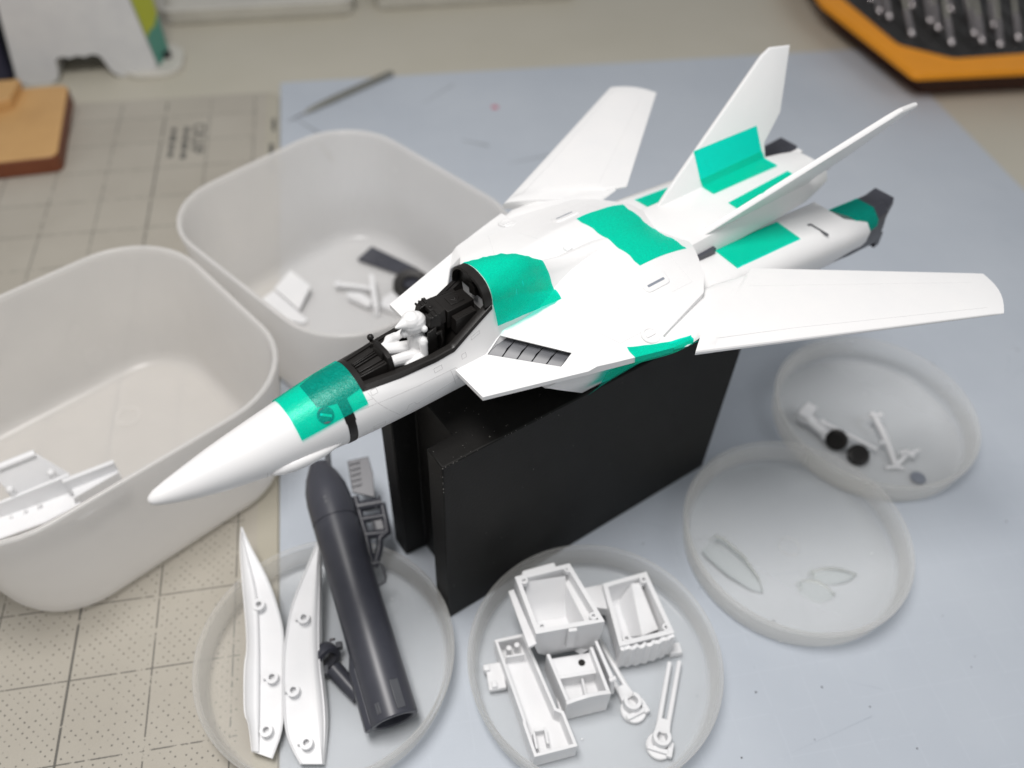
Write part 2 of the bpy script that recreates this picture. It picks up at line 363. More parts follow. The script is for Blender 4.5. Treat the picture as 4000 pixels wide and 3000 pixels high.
kc = MB()
for i in range(70):
    x, y, a, l_ = random.uniform(-50, 520), random.uniform(90, 740), random.gauss(.2, .9), random.uniform(8, 60)
    dx, dy = math.cos(a)*l_, math.sin(a)*l_; w_ = random.uniform(.08, .16); nx, ny = -math.sin(a)*w_, math.cos(a)*w_
    kc.add([(x, y, .02), (x+dx+nx, y+dy+ny, .02), (x+dx*1.02, y+dy*1.02, .02), (x+dx-nx, y+dy-ny, .02)], [(0, 3, 2, 1)])
o = kc.build('knife_cut', plastic('cut_mark', (.30, .34, .39), (.34, .38, .43), .6), bm_, off=(-237, -358, 2), weld=False, recalc=False); o['kind'] = 'stuff'

# ------------------------------------------------------------------ frosted containers
def container(label, loc, rotz):
    t = thing('storage_box', label, 'storage box', loc, rotz, 'frosted storage boxes')
    W, D, H = 180, 160, 84
    def ring(z, inset, r): return [(x, y, z) for x, y in rrect(-W/2+inset[0], -D/2+inset[1], W/2-inset[0], D/2-inset[1], r, 10)]
    def ins(z): k = 1-z/H; return (13*k, 8*k)
    def add(i, d): return (i[0]+d, i[1]+d)
    R = [ring(0, add(ins(0), 8), 34), ring(1.2, add(ins(0), 3.4), 36), ring(4.5, add(ins(3), .6), 38), ring(9, ins(9), 39), ring(30, ins(30), 41), ring(58, ins(58), 43), ring(82.5, ins(83), 45), ring(83.6, add(ins(84), .3), 45), ring(84, add(ins(84), .9), 44.6),
         ring(84, add(ins(84), 2.1), 44), ring(83.5, add(ins(84), 2.6), 43.5), ring(80, add(ins(80), 2.7), 43), ring(58, add(ins(58), 2.2), 41.5), ring(30, add(ins(30), 2.2), 39), ring(10, add(ins(10), 2.2), 37), ring(5, add(ins(4), 3.2), 36), ring(2.8, add(ins(2), 6), 34), ring(2.2, add(ins(2), 10), 32)]
    MB().loft(R).build('shell', FROST, t, angle=50)
    MB().lathe([(6.2, 2.15), (6.2, 2.7), (7.2, 2.7), (7.2, 2.15)], 32, (22, 34, 0)).build('moulding_ring', FROST, t)
    return t
container('frosted plastic box at the left edge, holding a white hull with a flap', (-155.5, 320.7, .15), math.radians(33.5))
container('frosted plastic box behind the jet nose, holding grey and white parts', (-14.2, 427.6, .15), math.radians(37+90))

# ------------------------------------------------------------------ round dishes
def make_dish(label, loc, rot=0):
    t = thing('round_dish', label, 'dish', loc, rot, 'shallow round dishes')
    R, H = 60.6, 18
    prof = [(.01, 0), (R-6, 0), (R-3.6, .5), (R-2.4, 2), (R-1.9, 5), (R-1.0, 14), (R-.6, 15.2), (R, 15.8), (R+.1, 17), (R-.4, 17.9), (R-1.4, 18.1), (R-2.3, 17.6), (R-2.7, 16), (R-3.3, 6), (R-4.2, 2.8), (R-6.5, 1.7), (.01, 1.6)]
    MB().lathe(prof, 128).build('dish_shell', DISHM, t, angle=50)
    MB().lathe([(5.2, 1.55), (5.2, 1.85), (5.9, 1.85), (5.9, 1.55)], 32).build('moulding_ring', DISHM, t)
    return t
dish = make_dish('round dish at the lower left holding two white blades and a dark tube', (-42.8, 185, .15))
dup(dish, (82.6, 161.6, .15), .6, 'round dish at the bottom centre holding white box parts')
dup(dish, (206.8, 211.6, .15), 1.1, 'round dish at the right with clear canopy pieces')
dup(dish, (290, 286.6, .15), 2.0, 'round dish under the near wing with white landing gear legs')

wc = MB()
for x, y in ((-78,178),(-80,160),(-72,150),(-20,200),(-50,132),(-24,132),(8,205),(-10,215),(60,140),(120,190),(210,240),(180,160),(250,200),(300,310),(70,130)): wc.ball((x, y, 2.0), random.uniform(.2, .5), 6, (1.5, 1, .4))
o = wc.build('plastic_crumbs', WHITE2, bm_, off=(-237, -358, 2)); o['kind'] = 'stuff'

# ------------------------------------------------------------------ black block
th = math.radians(24.2)
blk = thing('block_stand', 'black painted block with a recessed end, propping up the jet', 'stand', (17.5, 200.5, .1), th)
HB = 127.8; L_ = 176
poly = [(0, 0), (L_, 0), (L_, 56), (0, 56), (0, 44), (12, 43), (12.5, 13), (0, 12)]
MB().prism(poly, 0, HB).build('body', BLOCK, blk, bevel=.7, seg=2)
ch = MB()
for i in range(22):
    s = random.random()**1.8*60; ch.ball((s, .0+random.uniform(-.15, .25), HB-.2+random.uniform(-.2, .1)), random.uniform(.08, .2), 6)
for i in range(9): ch.ball((random.uniform(-.05, .3), random.uniform(-.05, .3), HB-random.random()**2*26), random.uniform(.1, .24), 6)
for i in range(14): ch.ball((random.uniform(1, 28), random.uniform(1, 22) if random.random() < .4 else random.uniform(1, 11), HB+.0), random.uniform(.07, .16), 6)
for i in range(18): ch.ball((random.uniform(3, 150), 0, random.uniform(5, HB-4)), random.uniform(.08, .2), 6)
chm = plastic('chipped_edge', (.10, .095, .09), (.28, .27, .25), .6)
o = ch.build('paint_chips', chm, blk); o['kind'] = 'stuff'
# ------------------------------------------------------------------ the jet model (local axes: u aft from the nose, v to port, w up)
az, el = math.radians(-63.0), math.radians(2.2)
nn_ = Vector((math.cos(el)*math.cos(az), math.cos(el)*math.sin(az), math.sin(el)))
uu_ = Vector((0, 0, 1)).cross(nn_).normalized(); ss_ = -nn_; ww_ = uu_.cross(ss_)   # ss_ points to starboard
JN = Vector((0, 0, 400)) + (Vector((-107.3, 229.6, 90.5))-Vector((0, 0, 400)))*0.79
JB = (180, 0, -27.5)
M3 = Matrix((uu_, ss_, ww_)).transposed()
JM = M3.to_4x4(); JM.translation = (JN + M3 @ Vector(JB))*MM
jet = thing('jet_model', 'white unpainted swing-wing jet model held together with green masking tape', 'model jet', None, matrix=JM)
JO = (-180, 0, 27.5)
def J(mb, name, m, parent=None, **kw):
    mb.v = [(x, -y, z) for x, y, z in mb.v]      # v (port) is -y in the jet's own right-handed frame
    return mb.build(name, m, parent or jet, off=JO, **kw)
def mir(L): return [(u, -v, w) for u, v, w in L]

RU = [0,.4,1.2,3,8,15,25,40,55,70,85,100,170]; RR = [.05,1.2,1.95,2.9,4.5,6.3,8.5,10.9,12.7,14.3,15.3,15.8,15.8]; RW = [.4,.4,.4,.4,0,-.4,-.6,-.5,.1,.8,1.2,1.5,1.5]
def NR(u): return lerp(u, RU, RR)
def NW(u): return lerp(u, RU, RW)
def ncirc(u, n=48, d=0): return [(u, (NR(u)+d)*math.cos(2*PI*i/n), NW(u)+(NR(u)+d)*math.sin(2*PI*i/n)) for i in range(n)]
us = [0,.4,1.2,2,3,4.5,6,8,10,12,15,18,21,25,30,35,40,45,50,55,60,65,70.2]
# smooth the tabulated profile a little
def smoothed(f, u): return (f(max(0,u-2))+2*f(u)+f(u+2))/4 if u > 8 else f(u)
nose = MB().loft([[(u, smoothed(NR,u)*math.cos(2*PI*i/56), NW(u)+smoothed(NR,u)*math.sin(2*PI*i/56)) for i in range(56)] for u in us])
J(nose, 'nose_cone', WHITE, angle=40)
J(MB().loft([ncirc(u, 56, d) for u, d in ((70.2, .12), (70.5, .2), (73.2, .2), (73.5, .12))]), 'nose_band', BLACK, angle=40)

# cockpit section outline: half profile from keel to sill
def sill(u): return (lerp(u, [73.5,80,95,110,118.5,137], [8,8.2,10.6,11.9,12.2,11.2]), lerp(u, [73.5,80,95,110,118.5,137], [13.3,13.3,13.4,13.7,14.6,25.6]))
def half(u):
    r, wc = NR(u), NW(u)
    a1 = lerp(u, [80, 95, 110, 137], [40, 25, 16, 8])
    pts = [(r*math.cos(math.radians(a)), wc+r*math.sin(math.radians(a))) for a in [-90+(a1+90)*i/14 for i in range(15)]]
    s = sill(u); p0 = pts[-1]; c = (p0[0]*.35+s[0]*.65+ .55*(1 if u < 100 else .2), p0[1]*.5+s[1]*.5)
    if u < 100: c = ((r+.1)*math.cos(math.radians((a1+57)/2))*1.0, wc+(r+.1)*math.sin(math.radians((a1+57)/2)))
    for i in range(1, 7):
        t = i/6; pts.append(((1-t)**2*p0[0]+2*t*(1-t)*c[0]+t*t*s[0], (1-t)**2*p0[1]+2*t*(1-t)*c[1]+t*t*s[1]))
    return pts
uc = [73.5, 76, 80, 85, 90, 95, 100, 105, 110, 114, 117.5, 119.5, 123, 128, 133, 137, 139, 142, 145.5, 150, 154, 158, 160.5, 163, 166, 170, 175, 182, 190, 200, 212]
def top_tab(u):   # spine cross profile (v, w) from the side up to the centre line
    U = [137, 145, 154, 160, 165, 170, 180, 200, 212]
    T = [[(11.2,25.6),(10.6,29),(9.0,32),(6,34.4),(0,35.6)], [(11,24.5),(10.2,28),(8.4,31),(5.2,33.8),(0,35)], [(10.6,22),(9.4,26),(7.4,29.5),(4.4,32.4),(0,33.6)],
         [(10,19),(8.4,23.5),(6.2,27),(3.6,30.2),(0,31.6)], [(9.2,16.5),(7.4,19.5),(5.2,23),(3,26.4),(0,28.2)], [(8.6,14.6),(6.8,16.6),(4.8,19.2),(2.8,22.4),(0,24.6)],
         [(8,13.6),(6.4,15.4),(4.6,17.6),(2.8,19.8),(0,21.4)], [(7,14.4),(5.8,16.2),(4.4,17.8),(2.8,19.2),(0,20)], [(6,14),(5,15.5),(4,16.8),(2.6,18),(0,18.6)]]
    return [(lerp(u, U, [t[k][0] for t in T]), lerp(u, U, [t[k][1] for t in T])) for k in range(5)]
def cr(P, n):   # catmull-rom through a 2d list
    out = []
    for i in range(len(P)-1):
        p0, p1, p2, p3 = P[max(i-1,0)], P[i], P[i+1], P[min(i+2, len(P)-1)]
        if i+2 >= len(P): p3 = (-p1[0], p1[1])
        for k in range(n):
            t = k/n; out.append(tuple(.5*((2*p1[q])+(-p0[q]+p2[q])*t+(2*p0[q]-5*p1[q]+4*p2[q]-p3[q])*t*t+(-p0[q]+3*p1[q]-3*p2[q]+p3[q])*t**3) for q in (0, 1)))
    out.append(P[-1]); return out
def half_closed(u):
    h = half(min(u, 137)) if u <= 137 else None
    if u > 137:
        t = top_tab(u); h0 = half(137); k = t[0][1]
        base = h0[:15]; s = t[0]; p0 = base[-1]
        h = base + [(p0[0]+(s[0]-p0[0])*i/6 - .6*math.sin(PI*i/6)*0, p0[1]+(s[1]-p0[1])*i/6) for i in range(1, 7)]
    return h
def up_profile(u): return cr(top_tab(max(137, u)), 5)
fus = MB()
rings = []
for u in uc:
    if u <= 137:
        h = half(u)
        rings.append([(u, v, w) for v, w in h] + [(u, -v, w) for v, w in h[::-1][:-1]])
n_ = len(rings[0])
open_rings = [r[:21] for r in rings]; other = [[(u, -v, w) for u, v, w in r[:21]] for r in rings]
fus.grid(open_rings[2:]); fus.grid(other[2:], True)
# closed front part 73.5-80 with a rounded top
def fr_ring(u):
    h = half(u); s = h[-1]; r, wc = NR(u), NW(u)
    a = math.atan2(s[1]-wc, s[0]); rr = math.hypot(s[0], s[1]-wc)
    tp = [((rr)*math.cos(a+(PI/2-a)*i/6), wc+rr*math.sin(a+(PI/2-a)*i/6)) for i in range(1, 7)]
    hh = h+tp; return [(u, v, w) for v, w in hh] + [(u, -v, w) for v, w in hh[::-1][1:-1]]
fus.loft([fr_ring(u) for u in uc[:3]], True, True, False)
J(fus, 'forward_fuselage', WHITE, angle=30)
spine = MB(); rs = []
for u in uc[15:]:
    h = half_closed(u)[10:]+up_profile(u)[1:]
    rs.append([(u, v, w) for v, w in h] + [(u, -v, w) for v, w in h[::-1][1:]])
spine.loft(rs, True, True, True)
J(spine, 'dorsal_spine', WHITE, angle=32)
# recessed marks either side of the spine
for (u, w) in ((190, 19.4), (205, 18.6)):
    J(MB().box((u-1.6, -7.4, w-2.6), (u+1.6, -4.2, w-.2)), 'spine_latch', WHITE2, bevel=.5)

# ---- upper hull with leading slope and louvred intakes
VA = [0,14,20,29,36,43,50,60]; AFT = [19,18.6,17.8,13.9,11.4,9.2,7.4,5.9]; FRT = [13,12.6,12.2,11.2,10,8.2,6.6,5.8]
def Ttop(u, v):
    t = sstep(150, 203, u); w = lerp(v, VA, FRT)*(1-t)+lerp(v, VA, AFT)*t
    if u > 209: w -= 9*((u-209)/30)**2*max(0, 1-v/46)
    return w
def dL(u, v): return (u-131.9)*.767-(v-15.5)*.641
def H(u, v):
    d = dL(u, v)
    if d <= 0: return 5.8
    return min(max(5.8, Ttop(u, v)), 5.8+.85*d)
OU = [117,158,176,188,193.2,193.4,224.5,232,237,243,246]; OV = [33,46.5,52,55.6,57,50.2,42.5,35,27,16,12]
def build_half(sgn):
    bm = bmesh.new()
    NU, NV = 130, 44; gr = []
    ulist = sorted(set([117+(246-117)*i/NU for i in range(NU+1)] + [193.2, 193.4]))
    for u in ulist:
        vm = lerp(u, OU, OV); gr.append([bm.verts.new((u, vm*j/NV, 0)) for j in range(NV+1)])
    for i in range(len(gr)-1):
        for j in range(NV): bm.faces.new((gr[i][j], gr[i+1][j], gr[i+1][j+1], gr[i][j+1]))
    BL, BR, TR, TL = (131.9,15.5), (150.8,38.1), (156.3,37.6), (139.05,14.3)
    for a, b in ((BL, BR), (TL, TR), (BL, TL), (BR, TR)):
        d = Vector((b[0]-a[0], b[1]-a[1], 0)); nrm = Vector((-d.y, d.x, 0)).normalized()
        bmesh.ops.bisect_plane(bm, geom=bm.verts[:]+bm.edges[:]+bm.faces[:], dist=1e-5, plane_co=(a[0], a[1], 0), plane_no=nrm)
    bm.verts.index_update(); bm.verts.ensure_lookup_table()
    xy = [(v.co.x, v.co.y) for v in bm.verts]; fs = [[v.index for v in f.verts] for f in bm.faces]
    bnd = [(e.verts[0].index, e.verts[1].index) for e in bm.edges if len(e.link_faces) == 1]; bm.free()
    def inside(p):
        q = (BL, BR, TR, TL)
        return all((q[(i+1)%4][0]-q[i][0])*(p[1]-q[i][1])-(q[(i+1)%4][1]-q[i][1])*(p[0]-q[i][0]) < 0 for i in range(4)) or all((q[(i+1)%4][0]-q[i][0])*(p[1]-q[i][1])-(q[(i+1)%4][1]-q[i][1])*(p[0]-q[i][0]) > 0 for i in range(4))
    n = len(xy); vs = [(u, sgn*v, H(u, v)) for u, v in xy] + [(u, sgn*v, min(3.9, H(u, v)-1.6)) for u, v in xy]
    top = []
    for f in fs:
        c = (sum(xy[i][0] for i in f)/len(f), sum(xy[i][1] for i in f)/len(f))
        if not inside(c): top.append(tuple(f))
    F = top + [tuple(i+n for i in f[::-1]) for f in fs] + [(a, b, b+n, a+n) for a, b in bnd if not (xy[a][1] < 1e-4 and xy[b][1] < 1e-4)]
    return vs, F
hull = MB()
for s in (1, -1): hull.add(*build_half(s))
J(hull, 'upper_hull', WHITE, angle=24)
def louv(s):
    BL, BR, TR, TL = [Vector((u, s*v, H(u, v))) for u, v in ((131.9,15.5), (150.8,38.1), (156.3,37.6), (139.05,14.3))]
    nrm = (BR-BL).cross(TL-BL).normalized()
    if nrm.z < 0: nrm = -nrm
    wall = MB(); dp = [-.45, -.45, -3.4, -3.4]; q = [BL, BR, TR, TL]; qi = [p+nrm*(d-1.2) for p, d in zip(q, dp)]
    for i in range(4):
        j = (i+1)%4; wall.add([q[i], q[j], qi[j], qi[i]], [(0,1,2,3)])
    root = J(wall, 'intake_frame', WHITE)
    lo, hi = [q[k]+nrm*dp[k] for k in (0, 1)], [q[k]+nrm*dp[k]-(q[3]-q[0])*0 for k in (3, 2)]
    for i in range(5):
        a, b = i/5+.004, (i+1)/5-.008
        rows = []
        for k in range(5):
            t = k/4; bulge = nrm*(.55*math.sin(PI*min(1, t*1.05)))
            p, r = lo[0].lerp(hi[0], t), lo[1].lerp(hi[1], t)
            rows.append([p.lerp(r, a)+bulge, p.lerp(r, b-.012 if .3 < t < .6 else b)+bulge])
        o = J(MB().slab(rows, lambda p: Vector(p)-nrm*.7), 'louvre_slat', SLATE, root, bevel=.12); o.parent = root
        o.data.transform(Matrix.Translation((0, 0, 0)))
    bk = MB(); bk.add([p-nrm*.5 for p in (lo[0], lo[1], hi[1], hi[0])], [(0,1,2,3)]); o = J(bk, 'louvre_back', BLACK, root)
louv(1); louv(-1)
# hull details: slot hoods, round catch, small slits
for s in (1, -1):
    T = Matrix.Translation((208.6, s*29, Ttop(208.6, 29))) @ Matrix.Rotation(-s*math.radians(24), 4, 'X')
    mb = MB(); mb.prism(rrect(-7, -3.4, 6.5, 3.4, 2.2), -1.6, .55, T); J(mb, 'vent_hood', WHITE, bevel=.35)
    J(MB().prism(rrect(-5.0, s*.5-.55, 4.4, s*.5+.55, .4), .4, .6, T), 'vent_slot_shade', PALEGREY)  # grey plate gives the hood a shaded recess by colour
    T2 = Matrix.Translation((189.4, s*47.4, H(189.4, 47.4)-.1)) @ Matrix.Rotation(-s*math.radians(14), 4, 'X') @ Matrix.Rotation(math.radians(3), 4, 'Y')
    J(MB().lathe([(.01,.15),(2.9,.15),(3.0,.45),(3.9,.45),(4.2,.1)], 32, T=T2).box((-2.4,-.5,.1), (2.4,.5,.5), T2), 'round_catch', WHITE, angle=30)
# ---- wings
def wing_outline(s):
    LE = [(198.6,63.5),(313,120.2),(322,123.2),(327,123),(330.5,121)]
    return LE
def wing(sgn):
    A = [(196,50),(198.8,63.4),(322,123.4),(327.5,123.2),(331,120),(336,112),(341,104.2)]   # leading edge and tip
    B = [(341,104.2),(258,40.2),(246,44.5),(236,37.5),(206,37)]
    mb = MB(); rows = []
    # stations across the span from root to tip: chord from LE to TE
    def LEp(t): return (198.8+(322-198.8)*t, 63.4+(123.4-63.4)*t)
    TEs = [(0,(238,39)),(.055,(246,44.4)),(.0551,(257.8,40.2)),(1,(339.5,103.2))]
    def TEp(t): return (lerp(t, [x[0] for x in TEs], [x[1][0] for x in TEs]), lerp(t, [x[0] for x in TEs], [x[1][1] for x in TEs]))
    ts = [0,.02,.055,.0551,.1,.2,.3,.4,.5,.6,.7,.8,.9,.96,1.0]
    cs = [0,.008,.03,.08,.16,.28,.42,.56,.7,.8,.9,.97,1]
    up_, lo_ = [], []
    for t in ts:
        a, b = LEp(t), TEp(t); th_ = lerp(t, [0,1], [5.2, 3.0]); ru, rl = [], []
        if t >= .96:   # round the tip off
            k = (t-.96)/.04
        for c in cs:
            u, v = a[0]+(b[0]-a[0])*c, a[1]+(b[1]-a[1])*c
            if t >= .96: dv = 3.0*math.sin(PI*min(1, c*1.0))*((t-.96)/.04); u += dv*.85; v += dv*.42
            k = lerp(c, [0,.008,.03,.1,.3,.6,.9,1], [.18,.42,.6,.85,1,.8,.36,.14]) * (1 if t < .99 else .55)
            wm = 4.6 - 1.5*t
            ru.append((u, sgn*v, wm+th_*k/2)); rl.append((u, sgn*v, wm-th_*k/2))
        up_.append(ru); lo_.append(rl)
    n = len(cs); m = len(ts)
    mb.grid(up_); mb.grid(lo_, True)
    ed = [(i, 0) for i in range(m)] + [(m-1, j) for j in range(1, n)] + [(i, n-1) for i in range(m-2, -1, -1)] + [(0, j) for j in range(n-2, 0, -1)]
    k = len(mb.v); mb.v += [up_[i][j] for i, j in ed] + [lo_[i][j] for i, j in ed]; e = len(ed)
    mb.f += [(k+i, k+e+i, k+e+(i+1)%e, k+(i+1)%e) for i in range(e)]
    w_ = J(mb, 'wing', WHITE, angle=24)
    # hinge fairing between hull and wing root
    hb = MB(); ring = []
    for u, hw, ht in ((190,.5,.5),(194,5,1.6),(200,8,2.2),(212,9,2.4),(226,9,2.4),(236,7,1.8),(246,3,.8),(252,.5,.3)):
        cv = 52 - (u-190)*.16
        ring.append([(u, sgn*(cv+hw*math.cos(2*PI*i/16)), 4.2+ht*math.sin(2*PI*i/16)) for i in range(16)])
    J(hb.loft(ring), 'wing_hinge_fairing', WHITE, angle=40)
    ln = MB()
    for c_, tt in ((.74, (.08,.3,.5,.7,.93)), (.13, (.05,.3,.5,.7,.95))):
        P_ = []
        for t in tt:
            a, b = LEp(t), TEp(t); P_.append((a[0]+(b[0]-a[0])*c_, sgn*(a[1]+(b[1]-a[1])*c_), 4.6-1.5*t+lerp(t,[0,1],[5.2,3.0])*lerp(c_, [0,.008,.03,.1,.3,.6,.9,1], [.18,.42,.6,.85,1,.8,.36,.14])/2-.03))
        ln.tube(P_, .085, 6)
    J(ln, 'flap_seam', SEAM, w_)
wing(1); wing(-1)
# ---- engine nacelles with intakes and dark nozzles
def nacelle(s):
    base = [(14,2),(26,2),(36,2),(40,0),(41.5,-6),(40,-14),(36.5,-21),(32.5,-26),(29,-27.5),(22,-27.5),(17,-26),(14.5,-21),(13.6,-12)]
    end = [(15.2,-6),(25,-6),(33.4,-6),(40.5,-8.5),(43.2,-13),(43,-19),(40.5,-25.5),(37,-28),(31,-28.5),(22,-28),(17,-26),(15,-21),(14.4,-12)]
    front = [(14,2),(26,2),(36,2),(39.6,0),(38.2,-6),(35.8,-14),(33.6,-21),(32,-26),(31,-27.5),(22,-27.5),(17,-26),(14.5,-21),(13.6,-12)]
    mb = MB(); R = []
    for u, t in ((163,0),(180,.0),(215,.02),(246,.05),(262,.2),(290,.5),(315,.78),(330,.94),(337,1)):
        r = []
        for (v0, w0), (v1, w1) in zip(front if u == 163 else base, end):
            v, w = v0+(v1-v0)*t, w0+(w1-w0)*t; du = 0
            if u == 163: du = 8 - 30*(w+27.5)/29.5
            if u == 337: du = max(0, (v-33.4))*1.5 - (3 if v > 42 else 0)
            r.append((u+du, s*v, w))
        R.append(r)
    mb.loft(R, True, False, True)
    root = J(mb, 'engine_nacelle', WHITE, angle=52)
    # intake lip: outer wall thickness plus dark duct
    lip = R[0]; cv, cw = s*27.5, -12.5
    inn = [(u+.2, cv+(v-cv)*.87, cw+(w-cw)*.87) for u, v, w in lip]; deep = [(u+16, v, w) for u, v, w in inn]
    J(MB().loft([lip, inn, deep], True, False, False), 'intake_lip', WHITE, root, angle=30)
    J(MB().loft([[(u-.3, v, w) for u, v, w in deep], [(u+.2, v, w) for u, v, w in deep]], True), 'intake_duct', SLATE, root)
    # solid dark bars in place of an open cooling slot
    J(MB().box((317.2, s*27.6, -4.9), (318.1, s*38.5, -4.05)).box((316.0, s*27.2, -4.9), (317.3, s*28.4, -3.95)), 'cooling_slot_bar', SLATE, root)
    # nozzle: upper and lower feet
    nz = MB()
    def ringN(u, a, b, top, bot, ch): return [(u, s*a, top-ch), (u, s*(a+ch*.8), top), (u, s*(b-ch), top), (u, s*b, top-ch), (u, s*(b+.8), (top+bot)/2), (u, s*b, bot+ch), (u, s*(b-ch), bot), (u, s*(a+ch), bot), (u, s*a, bot+ch)]
    nz.loft([ringN(326, 18, 41, -9.5, -27, 4), ringN(340, 19.5, 41.5, -8, -29, 4), ringN(352, 22, 41, -6.3, -31, 4.5), ringN(366, 24, 40, -5.8, -33, 4)], True, True, True)
    nz.hexa([(366, s*24.5, -20), (366, s*39.5, -20), (366, s*39.5, -9), (366, s*24.5, -9), (374, s*25.5, -10), (374, s*37.5, -10), (373.4, s*37, -6), (373.4, s*25.5, -6)])
    nz.hexa([(366, s*24.5, -33), (366, s*40, -33), (366, s*40, -23), (366, s*24.5, -23), (371, s*26, -33), (371, s*39.5, -33), (371, s*39.5, -25), (371, s*26, -25)])
    J(nz, 'exhaust_nozzle', DGREY, bevel=.4, angle=30)
nacelle(1); nacelle(-1)
# ---- backpack and tail fins
bp = MB(); R = []
for u, hw, tw, bw in ((234,16.5,10.2,1),(250,16,10.2,0),(300,14.6,10,-1),(326,13.6,9.6,-1),(338,11.5,8.8,0),(347.5,9.4,7.8,1)):
    R.append([(u, hw+3, bw), (u, hw+2.6, tw-5), (u, hw+.6, tw-.8), (u, hw-1, tw), (u, 0, tw+.3), (u, -hw+1, tw), (u, -hw-.6, tw-.8), (u, -hw-2.6, tw-5), (u, -hw-3, bw)])
bp.loft(R)
J(bp, 'backpack', WHITE, angle=28)
J(MB().box((344, -10.5, 5.6), (350.5, -7.2, 7.6)).box((344, 7.2, 5.6), (350.5, 10.5, 7.6)), 'backpack_tab', WHITE, bevel=.3)
FINK = .58
for s in (1, -1): J(MB().box((246, s*17-3, 1), (257, s*17+3.4, 4.2)), 'gap_shade_block', DGREY)  # dark solid box stands in for the shade of the rear gap
def fin(s):
    P = [(249,8.5),(262,15),(338.5,50.4),(345,52.1),(359,50),(343.6,24.9),(328,15.2),(326.6,8.8)]
    c = (312, 24); mb = MB()
    def v_(w): return 14+(w-10)*FINK
    nv, nw = math.cos(math.atan(FINK)), -math.sin(math.atan(FINK))
    rings = []
    for off, ins in ((1.45, .07), (1.25, .02), (.7, .003), (0, 0), (-.7, .003), (-1.25, .02), (-1.45, .07)):
        rings.append([(u+(c[0]-u)*ins, s*(v_(w+(c[1]-w)*ins)+off*nv), w+(c[1]-w)*ins+off*nw) for u, w in P])
    J(mb.loft(rings), 'tail_fin', WHITE, angle=26)
fin(1); fin(-1)
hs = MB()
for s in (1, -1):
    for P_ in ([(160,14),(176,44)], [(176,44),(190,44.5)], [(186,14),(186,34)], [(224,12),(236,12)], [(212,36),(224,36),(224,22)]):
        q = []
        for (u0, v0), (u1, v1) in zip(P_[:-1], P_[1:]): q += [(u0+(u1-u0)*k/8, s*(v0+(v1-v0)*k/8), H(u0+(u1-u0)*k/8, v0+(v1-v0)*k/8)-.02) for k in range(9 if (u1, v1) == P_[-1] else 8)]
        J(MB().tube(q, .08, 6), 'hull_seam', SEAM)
# ---- nose sensor pods
for s in (1, -1):
    R = []
    for u, hw, ht, a in ((39.5,.15,.1,-26),(41,1.5,1.1,-25),(44,2.5,2.0,-24.5),(48,3.0,2.5,-24),(54,2.9,2.4,-22),(60,2.1,1.8,-20),(65,.9,.8,-18.5),(67,.1,.1,-18)):
        a = math.radians(a); r0 = NR(u)-.1; cv, cw = r0*math.cos(a), NW(u)+r0*math.sin(a)
        R.append([(u, s*(cv+ht*math.cos(t)*math.cos(a)-hw*math.sin(t)*math.sin(a)), cw+ht*math.cos(t)*math.sin(a)+hw*math.sin(t)*math.cos(a)) for t in [2*PI*i/16 for i in range(16)]])
    J(MB().loft(R), 'sensor_fairing', WHITE, angle=50)
# ---- fine relief on the port side
def side(u, w):
    h = half(u)
    for a, b in zip(h[:-1], h[1:]):
        if a[1] <= w <= b[1]: return a[0]+(b[0]-a[0])*(w-a[1])/(b[1]-a[1]+1e-9)
    return h[-1][0]
def spath(P, n=6, d=.02):
    out = []
    for (u0, w0), (u1, w1) in zip(P[:-1], P[1:]):
        for k in range(n): t = k/n; u, w = u0+(u1-u0)*t, w0+(w1-w0)*t; out.append((u, side(u, w)+d, w))
    u, w = P[-1]; out.append((u, side(u, w)+d, w)); return out
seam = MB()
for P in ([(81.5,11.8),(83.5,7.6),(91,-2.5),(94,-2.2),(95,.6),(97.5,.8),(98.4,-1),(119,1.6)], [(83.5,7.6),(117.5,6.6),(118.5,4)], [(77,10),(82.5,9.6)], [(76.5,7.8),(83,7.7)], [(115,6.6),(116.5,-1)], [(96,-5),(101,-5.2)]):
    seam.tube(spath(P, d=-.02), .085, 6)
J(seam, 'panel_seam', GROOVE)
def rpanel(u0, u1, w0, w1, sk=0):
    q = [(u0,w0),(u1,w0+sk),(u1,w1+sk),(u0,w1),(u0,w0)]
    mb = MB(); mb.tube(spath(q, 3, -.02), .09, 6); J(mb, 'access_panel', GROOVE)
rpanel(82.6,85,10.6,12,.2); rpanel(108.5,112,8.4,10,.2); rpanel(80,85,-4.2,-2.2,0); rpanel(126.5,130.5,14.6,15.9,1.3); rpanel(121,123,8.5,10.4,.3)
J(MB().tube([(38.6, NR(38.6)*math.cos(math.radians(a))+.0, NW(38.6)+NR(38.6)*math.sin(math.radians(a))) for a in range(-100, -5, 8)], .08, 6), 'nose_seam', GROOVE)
T3 = Matrix.Translation((64.5, 9.75, 10.2)) @ Matrix.Rotation(-math.radians(45), 4, 'X') @ Matrix.Rotation(math.radians(-5), 4, 'Y')
J(MB().lathe([(.01,.16),(2.2,.1),(2.3,.28),(3.0,.22),(3.2,-.3)], 28, T=T3), 'round_catch', SLATE, angle=30)
J(MB().box((-2.1,-.45,-.2), (2.1,.45,.36), T3 @ Matrix.Rotation(.6, 4, 'Z')), 'catch_bar', WHITE)
